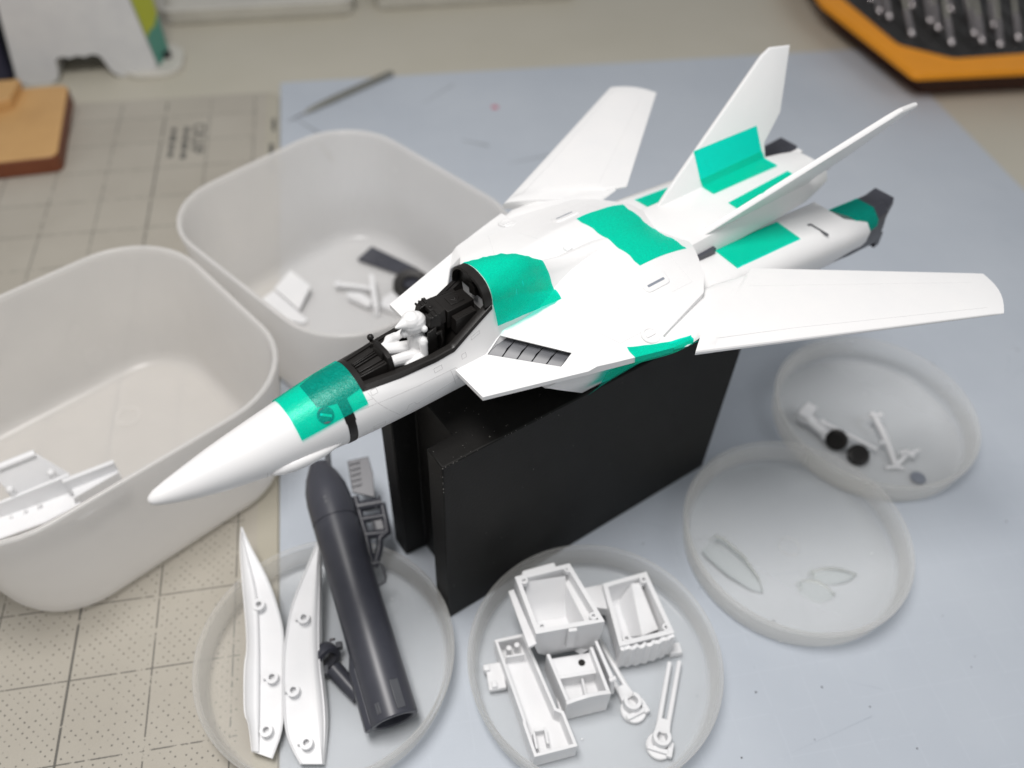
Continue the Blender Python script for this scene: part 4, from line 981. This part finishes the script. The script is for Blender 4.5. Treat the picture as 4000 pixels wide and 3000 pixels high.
cv = MB(); cv.loft([[(54.5+dx, 192-dy, 16+h*1.25) for dy, h in ((-4,15),(-1,11),(2,5),(5,1.5),(8,.2),(8,-.5),(-4,-.5))] for dx in (0, 7, 14, 20)]); cv.build('curved_end', WHITE2, t1, off=off(base), angle=60)
MB().hexa([(75,172,15),(82,172.5,15),(76.5,194,15),(72,193,15),(79.4,171,31),(83.4,171.5,31),(76.4,196,31),(74,195,31)]).build('inner_wall', WHITE2, t1, off=off(base), bevel=.4)

Q2 = [(93.5,160.9),(121.7,163.3),(117.2,197.5),(101.7,196.7)]; base = (108, 180, 1.6)
t2 = shell('box_shell', 'white box shell with a wavy front, rightmost in the middle dish', [(93.6,161.4),(121.4,163.6),(117.4,197.5),(94,194.5)], 24, 3, 2.2, base, 2.2, 8)
for p in ((98,164.6),(118.4,167),(114.8,193.4)): boss(MB(), (*p, 21), 2.0, 3.4, Matrix.Translation((*p, 21))).build('screw_boss', WHITE2, t2, off=off(base), angle=40)
wv = MB(); P = [(94+27.2*i/20, 161.2+2.2*i/20-1.6-.5*math.sin(i*1.9)-1.2*math.sin(PI*i/20)) for i in range(21)]
wv.loft([[(x, y, 4), (x, y-.4, 10), (x, y-.2, 18), (x, y+.3, 22.6+.5*math.sin(i*2.3)), (x, y+2.2, 22.6+.5*math.sin(i*2.3)), (x, y+2.2, 4)] for i, (x, y) in enumerate(P)]); wv.build('wavy_front', WHITE2, t2, off=off(base), angle=45)
MB().box((122,161,2), (128,166.4,6)).build('foot', WHITE2, t2, off=off(base), bevel=.3)
MB().hexa([(86,186,12),(95,183,12),(95.6,197,12),(85,196.5,12),(86,186,19),(95,183,19),(95.6,197,19),(85,196.5,19)]).build('side_tray', WHITE2, t2, off=off(base), bevel=.4)
MB().hexa([(104,172,8),(112,174,8),(110,192,8),(103,192,8),(108,168,16),(117,170,16),(113.5,194,21),(109,194,21)]).build('inner_ramp', WHITE2, t2, off=off(base), bevel=.4)
MB().box((114.4,170.6,8.1), (117.2,177,13)).build('dark_opening_block', SLATE, t2, off=off(base), bevel=.4)  # slate block gives the dark of an opening in the wall
for k in range(3): MB().box((101.5+k*3.6,164.6,8), (103+k*3.6,167.4,13)).build('rib', WHITE2, t2, off=off(base), bevel=.15)

base = (51, 151, 1.6)
t3 = part_thing('long_tray', 'long narrow white tray, leftmost in the middle dish', 'model part', base)
fA = [(36.9,178.8),(51.9,179.8)]; 
def strip_tray(P, zt, zb, wall, name):
    Lp, Rp = P; n = len(Lp)
    outer = Lp + Rp[::-1]
    def ins(d):
        out = []
        m = len(outer)
        for i in range(m):
            a, b, c_ = Vector(outer[i-1]), Vector(outer[i]), Vector(outer[(i+1)%m])
            e1, e2 = (b-a).normalized(), (c_-b).normalized(); n1, n2 = Vector((-e1.y, e1.x)), Vector((-e2.y, e2.x))
            s = 1
            q = b + (n1+n2).normalized()*d/max(.35, (n1+n2).length/2)
            out.append(q)
        return out
    ar = sum(outer[i][0]*outer[(i+1)%len(outer)][1]-outer[(i+1)%len(outer)][0]*outer[i][1] for i in range(len(outer)))
    i1 = ins(wall if ar > 0 else -wall)
    R = [[(x, y, zb) for x, y in outer], [(x, y, zt) for x, y in outer], [(p.x, p.y, zt) for p in i1], [(p.x, p.y, zb+1.6) for p in i1]]
    MB().loft(R).build(name, WHITE2, t3, off=off(base), angle=30, bevel=.25)
strip_tray(([(36.9,178.8),(43.3,138.5),(42.9,137.6),(45.3,121.9)], [(51.9,179.8),(59.6,141.5),(62.6,139.6),(65.3,123.3)]), 14.2, 1.8, 1.5, 'tray')
for p in ((47.2,134.5),(52.6,135.8)): MB().box((p[0],p[1]-7.5,3.2), (p[0]+1.1,p[1],9)).build('inner_rib', WHITE2, t3, off=off(base), bevel=.2)
MB().box((48.2,134.6,3.2), (52.8,135.7,8.4)).build('inner_rib', WHITE2, t3, off=off(base), bevel=.2)
MB().box((31.2,158,3), (39.5,171,6)).box((30,167,3.4),(33,170,8)).box((32.6,158.4,3.4),(35.2,161.4,8)).build('side_tab', WHITE2, t3, off=off(base), bevel=.4)
for p in ((43.5,175),(47.6,176)): MB().tube([(p[0],p[1],3),(p[0],p[1],11)], 1.3, 12).build('peg', WHITE2, t3, off=off(base))
MB().box((41.5,170.6,3), (50.5,171.6,10.6)).build('cross_rib', WHITE2, t3, off=off(base), bevel=.2)

base = (73, 152, 1.6)
t4 = part_thing('small_box', 'small white open box with a curved front edge, middle of the pile', 'model part', base)
mb = MB()
fw_ = lambda dx, y0, y1: [(63.4+dx,y0,1.7),(84.6-dx,y1,1.7),(84.6-dx,y1,20.8),(80,y1-.2,22.2),(74,(y0+y1)/2,23),(68,y0+.2,22.2),(63.4+dx,y0,20.4)]
mb.loft([fw_(0, 139.8, 141.2), fw_(.1, 141.7, 143.1)]); mb.build('front_wall', WHITE2, t4, off=off(base), bevel=.2)
MB().hexa([(59.4,165,2),(61.2,165.2,2),(65.2,141.8,2),(63.5,141.8,2),(59.4,165,20),(61,165,20),(65,141.8,20.4),(63.5,141.8,20.4)]).build('side_wall', WHITE2, t4, off=off(base), bevel=.2)
MB().hexa([(80.4,165,2),(82.2,165,2),(84.5,143,2),(82.8,143,2),(80.4,165,20),(82,165,20),(84.5,143,20.6),(82.8,143,20.6)]).build('side_wall', WHITE2, t4, off=off(base), bevel=.2)
MB().box((62,143,2), (82.6,165,5)).build('inner_floor', WHITE2, t4, off=off(base), bevel=.2)
MB().box((62,154.4,5), (82.2,155.8,14.5)).build('cross_wall', WHITE2, t4, off=off(base), bevel=.2)
MB().box((61.4,155.8,13.2), (81.6,164.8,14.4)).build('shelf', WHITE2, t4, off=off(base), bevel=.2)
MB().lathe([(.02,.05),(1.7,.05),(1.7,-.2)], 16, (76,160.5,14.45)).build('dark_hole_disc', BLACK, t4, off=off(base))  # flat black disc gives the dark of a hole
MB().box((74.6,143.4,5), (75.6,154.4,11)).build('rib', WHITE2, t4, off=off(base), bevel=.2)
base = (86, 156, 10)
t5 = part_thing('side_panel', 'thin white side panel standing against the small box', 'model part', base)
MB().hexa([(84.6,166,6),(86.2,166,6),(89.4,146.6,6),(87.4,146.2,6),(82.6,166,24),(84,166,24),(88,147.6,21),(86,147.2,21)]).build('plate', WHITE2, t5, off=off(base), bevel=.3)
MB().tube([(85.6,147.4,20.6),(88.6,147.8,21.6)], 1.2, 10).build('hinge_pin', WHITE2, t5, off=off(base))

def fork(label, base, ang, Lg, two):
    t = thing('fork_clip', label, 'model part', base, ang, 'white two-pronged clips')
    MB().lathe([(.01,0),(5.8,0),(6.1,.3),(6.1,1.7),(5.8,2),(.01,2)], 40).build('round_base', WHITE2, t, angle=40)
    MB().lathe([(2.4,2),(2.4,8),(4.2,8),(4.2,1.6)], 32, (0,2.2,0), a0=math.radians(-235), a1=math.radians(55)).build('socket_ring', WHITE2, t, angle=40, bevel=.2)
    MB().box((-5.4,-3.6,2), (4.4,-1.4,4)).box((3.6,-4.4,1),(6.2,2.4,4)).build('stop_block', WHITE2, t, bevel=.35)
    MB().hexa([(-3.6,5,1.2),(3.6,5,1.2),(2.9,12,1.6),(-2.9,12,1.6),(-3.6,5,4.4),(3.6,5,4.4),(2.9,12,4.2),(-2.9,12,4.2)]).build('neck', WHITE2, t, bevel=.35)
    for s in (-1, 1): MB().tube([(s*2.1,10,3),(s*2.2,22,3.2),(s*2.25,Lg-(2 if s < 0 else 0),3.4)], [1.25,1.2,1.15], 12).build('prong', WHITE2, t)
fork('white two-pronged clip lying free at the lower right of the middle dish', (104.2, 120.6, 1.7), math.radians(-27), 42, 1)
fork('white two-pronged clip partly under the box shells', (97.0, 138.6, 1.7), math.radians(16), 42, 1)

# ---- clear canopy parts in the right dish
base = (170, 204, 1.6)
cn_ = part_thing('clear_canopy', 'clear curved canopy shell at the left in the right-hand dish', 'canopy', base)
rows = []
c0, c1 = Vector((163, 219, 0)), Vector((181.5, 187.5, 0)); dr = (c1-c0).normalized(); sd_ = Vector((-dr.y, dr.x, 0))
for i in range(15):
    t = i/14; hw = lerp(t, [0,.1,.5,.85,1], [6.2,7.4,7.2,4.2,.6]); hh = lerp(t, [0,.12,.5,.85,1], [9,12,11.5,6,.6])
    rows.append([tuple(c0.lerp(c1, t)+sd_*hw*math.cos(PI*k/14)+Vector((0,0,1.9+hh*math.sin(PI*k/14)))) for k in range(15)])
MB().slab(rows, lambda p: (p[0], p[1], p[2]-.4)).build('shell', CLEAR, cn_, off=off(base), angle=60)
MB().tube([rows[0][k] for k in range(0, 15)], .3, 8).build('frame_edge', CLEAR, cn_, off=off(base))
def lens(name, label, base, P, h, ang):
    t = thing(name, label, 'model part', base, ang); rows = []
    for i in range(9):
        u = i/8; hw = P[1]*math.sin(PI*min(1, .12+u*.88))**.7
        rows.append([(P[0]*(u-.5), hw*(k/4-1), .6+h*math.sin(PI*k/8)*math.sin(PI*(.1+.85*u))) for k in range(9)])
    MB().slab(rows, lambda p: (p[0], p[1], p[2]-.7)).build('lens', CLEAR, t, angle=60)
    MB().tube([(-P[0]*.5,-1.5,1),(-P[0]*.62,0,2.6),(-P[0]*.5,1.6,1.2)], .7, 8).tube([(-P[0]*.45,0,1),(-P[0]*.55,3,4)], .6, 8).tube([(P[0]*.4,-1,1),(P[0]*.5,.5,3)], .6, 8).build('sprue_stub', CLEAR, t)
lens('clear_lens', 'small clear lens part with a rounded end, upper one in the right-hand dish', (223.5, 190.6, 1.7), (24, 5), 5, math.radians(-8))
lens('clear_lens', 'small clear lens part with bent stubs, lower one in the right-hand dish', (210.5, 183.5, 1.7), (18, 6.5), 3.5, math.radians(-24))

# ---- landing gear in the far dish
base = (262, 281, 1.6)
lg = part_thing('landing_gear', 'white landing gear leg with a boxy head and long strut in the far dish', 'landing gear', base)
hb_ = frame2(251, 295, 9, math.radians(40)); MB().box((-6,-3.6,-3.6), (6.5,3.6,3.6), hb_).build('head', WHITE2, lg, off=off(base), bevel=.8)
MB().tube([(251,292,8),(255.5,284,6.6),(258,279,6)], [3.6,3,2.6], 14).build('neck', WHITE2, lg, off=off(base))
MB().lathe([(1.2,-1),(1.2,1),(3.4,1),(3.6,0),(3.4,-1),(1.2,-1)], 20, T=Matrix.Translation((257.5,278.5,7)) @ Matrix.Rotation(1.2, 4, 'X')).build('ring', WHITE2, lg, off=off(base))
MB().tube([(256,287,10.4),(258,284.8,10)], 2.2, 12).tube([(257.5,285.4,10),(268,277,8.4),(283.2,264.2,6)], [1.6,1.25,1.15], 12).build('strut', WHITE2, lg, off=off(base))
def wheel(label, c_, rx, rz):
    Tw = Matrix.Rotation(rz, 4, 'Z') @ Matrix.Rotation(rx, 4, 'X')
    t = thing('wheel', label, 'wheel', c_, 0, 'small black wheels'); 
    MB().lathe([(2.6,-2.2),(4.8,-2.5),(6.2,-1.8),(6.6,0),(6.2,1.8),(4.8,2.5),(2.6,2.2)], 36, T=Tw).build('tyre', BLACK, t, angle=50)
    MB().lathe([(.01,-1.9),(2.7,-1.9),(2.7,1.9),(.01,1.9)], 24, T=Tw).build('rim', BLACK, t, angle=40)
wheel('black model wheel leaning under the white strut', (262, 274, 7.2), math.radians(58), math.radians(-45))
wheel('black model wheel lying near the dish rim below the strut', (271.5, 262.8, 4.6), math.radians(20), math.radians(-30))
base = (293, 266, 1.6)
lg2 = part_thing('landing_gear', 'thin white forked landing gear leg standing apart in the far dish', 'landing gear', base)
MB().tube([(290,284,12),(290.8,274,9.6),(291.4,265,7),(291,253,3.4)], [1.6,2.2,2.0,1.5], 12).build('strut', WHITE2, lg2, off=off(base))
MB().ball((289,285,12.4), 2.3, 12).ball((294,284.6,12), 1.8, 12).tube([(289,285,12.4),(294,284.6,12)], .9, 8).build('cross_pin', WHITE2, lg2, off=off(base))
MB().tube([(292,253,3.2),(299,257,6),(308,259,7.5)], [1.4,1.2,.9], 10).tube([(284.5,252.6,2.8),(291.5,252,3),(295,250.6,2.8)], 1.1, 10).tube([(296,259,6.4),(299,258.4,8),(303,256,6)], 1.6, 10).build('side_brace', WHITE2, lg2, off=off(base))
MB().tube([(287,268,7.4),(291,267.4,7)], 1.2, 10).build('side_lug', WHITE2, lg2, off=off(base))
base = (301, 243, 1.6)
lg3 = part_thing('small_disc', 'dark disc seen dimly through the near wall of the far dish', 'model part', base)
MB().lathe([(.01,0),(4,0),(4.4,.4),(4.4,1),(.01,1.1)], 28).build('disc', PALEGREY, lg3, bevel=.2)  # haze of the dish wall is put into the pale grey colour

# ---- parts in the box behind the nose
base = (-57, 455, 3)
p1 = part_thing('flap_panel', 'white square flap panel tilted on edge in the rear box', 'model part', base)
MB().hexa([(-69.8,460.6,5),(-53.3,436.4,5),(-44.6,455,9),(-57.9,473.7,9),(-69.8,460.6,7),(-53.3,436.4,7),(-44.6,455,11),(-57.9,473.7,11)]).build('panel', WHITE2, p1, off=off(base), bevel=.4)
base = (-64, 440, 3)
p2 = part_thing('flap_panel', 'white rounded panel lying flat beneath the square one in the rear box', 'model part', base)
MB().prism([(-70.5,461.5),(-79,453),(-74,442),(-64,432),(-52,425.5),(-47.5,427.5),(-54.5,438.2)], 2.8, 4.6).build('panel', WHITE2, p2, off=off(base), bevel=.4)
base = (10, 478, 3)
p3 = part_thing('flap_panel', 'dark grey rectangular panel at the far side of the rear box', 'model part', base)
MB().hexa([(-11.6,486.5,3),(25.7,460.1,3),(31,466.5,5),(-.3,496.7,5),(-11.6,486.5,5),(25.7,460.1,5),(31,466.5,7.5),(-.3,496.7,7.5)]).build('panel', DGREY, p3, off=off(base), bevel=.4)
MB().box((2,481,4), (12,485,6.8), Matrix.Translation((0,0,0))).build('tab', DGREY, p3, off=off(base), bevel=.4)
base = (24, 448, 3)
p4 = part_thing('dark_ring', 'near-black rounded ring part beside the far strake in the rear box', 'model part', base)
MB().lathe([(6.5,0),(6.5,10),(11,11),(13,9),(13.4,2),(12,0)], 40, (0,0,0), T=Matrix.Rotation(.25, 4, 'X')).build('ring', DARKCASE, p4)
MB().box((-5,-4,1), (12,6,8), Matrix.Rotation(.6, 4, 'Z')).build('core', DGREY, p4, bevel=.6)
base = (-10, 443, 3)
p5 = part_thing('strut_part', 'white jointed strut with a flat upright in the rear box', 'model part', base)
MB().tube([(-26.5,457,8),(-15,453.5,8),(-3,449,8)], [1.9,1.6,1.6], 12).ball((-26.5,457,8), 2.8, 12).build('rod', WHITE2, p5, off=off(base))
MB().hexa([(-4.6,456,3),(-1.2,455,3),(-.4,426,3),(-3.6,426,3),(-4.6,458,14),(-1.2,457,14),(-.4,428,10),(-3.6,428,10)]).build('upright', WHITE2, p5, off=off(base), bevel=.4)
MB().tube([(-20,446.5,6.4),(-12,442,6.2),(-5,434,6)], [2.6,4.4,3], 14).build('body', WHITE2, p5, off=off(base), angle=60)
base = (8, 434, 3)
p6 = part_thing('wedge_part', 'white wedge between the strut and the strake in the rear box', 'model part', base)
MB().prism([(1,432),(4,440),(16,448),(20,436),(12,424)], 3, 8).build('wedge', WHITE2, p6, off=off(base), bevel=.5)

# ---- white hull with a flap in the left box
base = (-172, 292, 3)
h1 = part_thing('hull_half', 'white hull half with an open channel and raised pegs in the left box', 'model part', base)
e1 = Vector((math.cos(math.radians(23)), math.sin(math.radians(23)), 0)); e2 = Vector((-e1.y, e1.x, 0)); o0 = Vector((-183, 283, 0))
def hl(a, b, z): return tuple(o0+e1*a+e2*b+Vector((0,0,z)))
mb = MB()
mb.loft([[hl(-34,9,22), hl(-34,-3,20), hl(-34,-9,24), hl(-34,-11,30), hl(-34,-9.6,30), hl(-34,-7.6,25), hl(-34,-2.5,22), hl(-34,7.5,24), hl(-34,8,32), hl(-34,9.6,32)],
         [hl(0,9,18), hl(0,-4,16), hl(0,-11,20), hl(0,-13,29), hl(0,-11.4,29), hl(0,-9.6,22), hl(0,-3.4,18.4), hl(0,7.4,20.5), hl(0,7.9,32), hl(0,9.6,32)],
         [hl(18,8,18), hl(18,-4,16), hl(18,-11,20), hl(18,-12,30), hl(18,-10.4,30), hl(18,-9.4,22), hl(18,-3.4,18.4), hl(18,6.4,20.5), hl(18,6.6,33), hl(18,8.6,33)]])
mb.build('hull', WHITE2, h1, off=off(base), angle=35)
MB().hexa([hl(14,-9.5,14), hl(40,-5,16), hl(40,-3.4,16), hl(14,-7.9,14), hl(16,-9,33), hl(40,-4.6,33), hl(40,-3,33), hl(16,-7.6,33)]).build('channel_wall', WHITE2, h1, off=off(base), bevel=.25)
MB().hexa([hl(14,3.4,22), hl(40,3.4,22), hl(40,5.4,22), hl(14,6.4,22), hl(14,3.4,33.4), hl(40,2.6,33.4), hl(40,4.8,33.4), hl(14,6,33.4)]).hexa([hl(16,-8,24), hl(40,-4,24), hl(40,4,24), hl(16,4,24), hl(16,-8,26), hl(40,-4,26), hl(40,4,26), hl(16,4,26)]).build('channel', WHITE2, h1, off=off(base), bevel=.25)
for a in (-9, 11): MB().tube([hl(a, 9.4, 28), hl(a, 10.6, 36)], 1.7, 12).ball(hl(a, 10.6, 36), 2.1, 12).build('peg', WHITE2, h1, off=off(base))
for a in (-16, -9, -2): MB().tube([hl(a-1, 5.2, 19.5), hl(a+1.5, 5.6, 22.5)], .9, 10).build('inner_post', WHITE2, h1, off=off(base))
MB().hexa([hl(13,-12.4,18), hl(21,-11.6,18), hl(21,-9.6,18), hl(13,-10.4,18), hl(13,-12.4,20), hl(21,-11.6,20), hl(21,-9.6,20), hl(13,-10.4,20)]).build('foot', WHITE2, h1, off=off(base), bevel=.2)
base = (-186, 303, 3)
h2 = part_thing('hatch_flap', 'white hatch flap with a rolled top edge standing behind the hull', 'model part', base)
MB().hexa([hl(-10,12.5,26), hl(18,12.5,27), hl(18,13.7,27), hl(-10,13.7,26), hl(-14,20.5,43), hl(8,20.5,43), hl(8,21.8,43), hl(-14,21.8,43)]).build('flap', WHITE2, h2, off=off(base), bevel=.3)
MB().tube([hl(-19,21,43.2), hl(8,21,43.2)], 2.1, 12).build('rolled_edge', WHITE2, h2, off=off(base))
# ------------------------------------------------------------------ things at the back of the desk
DZ = -2.2
# white holder with two feet, label on its right side
base = (-245, 840, DZ)
hd = thing('desk_holder', 'white plastic holder with a scalloped cut-out between its feet, at the back left', 'holder', base)
cs = [(-58,0,'l')]
P = [(-57,9),(-55,3),(-50,.4),(-40,0),(-31,0),(-24,2.5),(-21.4,7),(-20.6,13),(-20,20)]
for k in range(25):
    x = -20+37.5*k/24; P.append((x, 20.4+1.9*abs(math.sin(PI*3*k/24))**.8))
P += [(18,20),(20.5,14),(23,7),(27,2.5),(33,0),(48,0),(57,.6),(62.5,4),(64,10),(47,124),(-45,124)]
Th = Matrix.Translation((-242, 786, DZ)) @ Matrix.Rotation(math.radians(4.5), 4, 'Z') @ Matrix.Rotation(math.radians(90-8), 4, 'X')
MB().prism(P, -70, 0, Th).build('body', OFFWHITE, hd, off=off(base), bevel=2.5, seg=3)
lb = MB()
def sd3(x, y, z): return tuple(Th @ Vector((x, y, z)))
MB().hexa([sd3(62,4,-4), sd3(64,4,-4), sd3(73,6,-34), sd3(62,6,-34), sd3(45,122,-4), sd3(48,122,-4), sd3(66,122,-40), sd3(45,122,-40)]).build('side_wall', OFFWHITE, hd, off=off(base), bevel=.5)
lb.add([sd3(65,6,-4), sd3(74,8,-33), sd3(67,121,-39), sd3(49,121,-3.6)], [(0,1,2,3)])
o = lb.build('paper_label', LABEL, hd, off=off(base)); 
MB().prism(rrect(-212, 782, -157, 842, 20), DZ, 2.4).build('base_plate', CREAM, hd, off=off(base), bevel=.8)
MB().box((-176,810,2.4), (-168,819,7)).build('rubber_foot', DARKCASE, hd, off=off(base), bevel=1)
# navy thing and terracotta thing at the left edge
base = (-322, 850, DZ)
nv = thing('fabric_pouch', 'dark navy pouch standing beside the white holder', 'pouch', base)
MB().hexa([(-345,775,0),(-303,790,0),(-318,890,0),(-370,880,0),(-345,785,52),(-308,800,56),(-320,890,56),(-370,880,52)]).build('body', NAVY, nv, off=(322,-850,0), bevel=6, seg=3)
MB().hexa([(-345,790,50),(-311,802,54),(-322,886,54),(-366,876,50),(-345,792,100),(-318,806,100),(-326,884,100),(-366,876,100)]).build('grey_flap', OFFWHITE, nv, off=(322,-850,0), bevel=3)
# tan wooden slab with red-brown sides
base = (-290, 690, 0)
wb = thing('wooden_slab', 'tan wooden slab with rounded corners and red-brown edges on the grey mat', 'slab', base)
Q = [(-236.5,634),(-245.5,748),(-380,738),(-380,622)]
def rc(P, r, n=6):
    out = []
    for i in range(len(P)):
        a, b, c_ = Vector(P[i-1]), Vector(P[i]), Vector(P[(i+1)%len(P)]); d1, d2 = (a-b).normalized(), (c_-b).normalized()
        for k in range(n+1): t = k/n; p, q = b+d1*r*(1-t), b+d2*r*t; out.append(tuple(b*(0)+p.lerp(q, t) if False else (1-t)**2*(b+d1*r)+2*t*(1-t)*b+t*t*(b+d2*r)))
    return out
pw = rc(Q, 9)
MB().prism(pw, 0, 13.4).build('sides', REDWOOD, wb, off=off(base), bevel=.6)
MB().prism(rc([(-237.1,634.6),(-246,747.4),(-379.5,737.4),(-379.5,622.6)], 8.6), 13.4, 15).build('top_face', LEATHER, wb, off=off(base), bevel=.7)
MB().prism([(-330,690),(-284,712),(-282,745),(-330,742)], 15, 24).build('brown_stand', LEATHER, wb, off=off(base), bevel=1)
# grey storage trays along the back
def back_tray(label, x0, x1, y0):
    base = ((x0+x1)/2, y0+60, DZ); t = thing('desk_tray', label, 'tray', base, math.radians(1.5), 'pale trays along the back of the desk')
    W = (x1-x0)/2
    MB().loft([[(x, y, z) for x, y in rrect(-W+i, -60+i, W-i, 60-i, 14)] for z, i in ((0,2.5),(1.5,1),(14,0),(15,-1.2),(16.5,-1.2),(17,-.4),(17,3),(4,4),(3,7))]).build('tray_shell', CREAM, t, angle=45)
back_tray('pale plastic tray at the back of the desk, left one', -185, 8, 889)
back_tray('pale plastic tray at the back of the desk, right one', 30, 250, 902)
# orange drill-bit case
case = thing('drill_case', 'orange-rimmed black case of steel drill bits at the top right', 'drill case', (600, 760, DZ))
CB = (-600, -760, -DZ)
Fo = rc([(501.4,641.4),(780,634),(790,960),(505,960),(480,797.6)], 5)
Fi = rc([(511.4,695.4),(551,663.6),(770,668),(770,950),(520,950),(502.4,795.3)], 5)
ib = rc([(514.5,696.6),(552.5,667),(766,671),(766,945),(524,945),(506,794)], 5)
def ringz(P, z, m=72):   # resample a closed loop evenly by angle about the case centre
    c = Vector((640, 800)); out = []
    Pv = [Vector(p) for p in P]
    for k in range(m):
        a = -PI+2*PI*k/m; d = Vector((math.cos(a), math.sin(a))); best = None
        for i in range(len(Pv)):
            p, q = Pv[i], Pv[(i+1)%len(Pv)]; e = q-p; den = d.x*e.y-d.y*e.x
            if abs(den) < 1e-9: continue
            w_ = p-c; t = (w_.x*e.y-w_.y*e.x)/den; s = (w_.x*d.y-w_.y*d.x)/den
            if t > 0 and -1e-6 <= s <= 1+1e-6: best = t if best is None else max(best, t)
        out.append((c.x+d.x*best, c.y+d.y*best, z))
    return out
# explicit rim ring: outer and inner loops share the same angles
K = 240
MB().loft([ringz(Fo, 27, K), ringz(Fo, 33, K), ringz(Fi, 35, K), ringz(Fi, 24, K)], True, False, False).loft([ringz(Fi, 24, K), ringz(Fo, 27, K)], True, False, False).build('rim', ORANGE, case, off=CB, bevel=.8)
Fb = rc([(529,664),(772,658),(780,950),(522,950),(509,797.6)], 5)
MB().loft([ringz(Fb, 0, K), ringz(Fb, 26.5, K)]).build('body', plastic('case_side', (.045,.012,.004), (.06,.018,.006), .6), case, off=CB)
MB().loft([ringz(ib, 24.2, K), ringz(ib, 26.9, K)]).build('tray_floor', DARKCASE, case, off=CB)
rb = MB()
for i in range(9): rb.box((545+i*24, 690, 26.9), (551+i*24, 930, 28))
rb.build('divider', DARKCASE, case, off=CB, bevel=.8)
bits = [(551,797),(552,779),(587,797),(560,745),(591,766),(588,746),(591,722),(622,734),(618,715),(639,713),(653,749),(624,784),(556,827),(588,817),(612,800),(640,770),(663,720),(604,842),(572,850),(636,826)]
first = None
for i, (x, y) in enumerate(bits):
    lab = 'steel drill bit standing in the orange-rimmed case'
    if first is None:
        t = thing('drill_bit', lab, 'drill bit', (x*.974, y*.974, 22+4), 0, 'steel drill bits in the case')
        T = Matrix.Rotation(math.radians(-52), 4, 'X')
        MB().lathe([(.01,-1),(2.2,-.6),(3.4,1),(3.4,7),(2.9,9),(2.9,28),(.01,28)], 16, T=T).build('shank', STEEL, t, angle=40)
        MB().lathe([(1.9,28),(1.9,80),(.01,84)], 12, T=T).build('twist_shaft', TOOLM, t, angle=40)
        first = t
    else: dup(first, (x*.974, y*.974, 26+2*(i%3)), random.uniform(-.12, .12), lab)
# thin steel tool on the back corner of the blue mat
base = (-8, 725, 0)
tl = thing('scriber', 'thin grey steel scriber lying across the top edge of the blue mat', 'tool', base)
MB().tube([(-47,697.5,1.2),(-40,702.5,2.2),(-22,716,2.4),(34,757,2.4),(37,759,2)], [.6,2.1,2.9,2.9,2.2], 12).build('handle', TOOLM, tl, off=off(base))
MB().tube([(-60,688,.8),(-47,697.5,1.2)], [.2,.6], 8).build('tip', STEEL, tl, off=off(base))
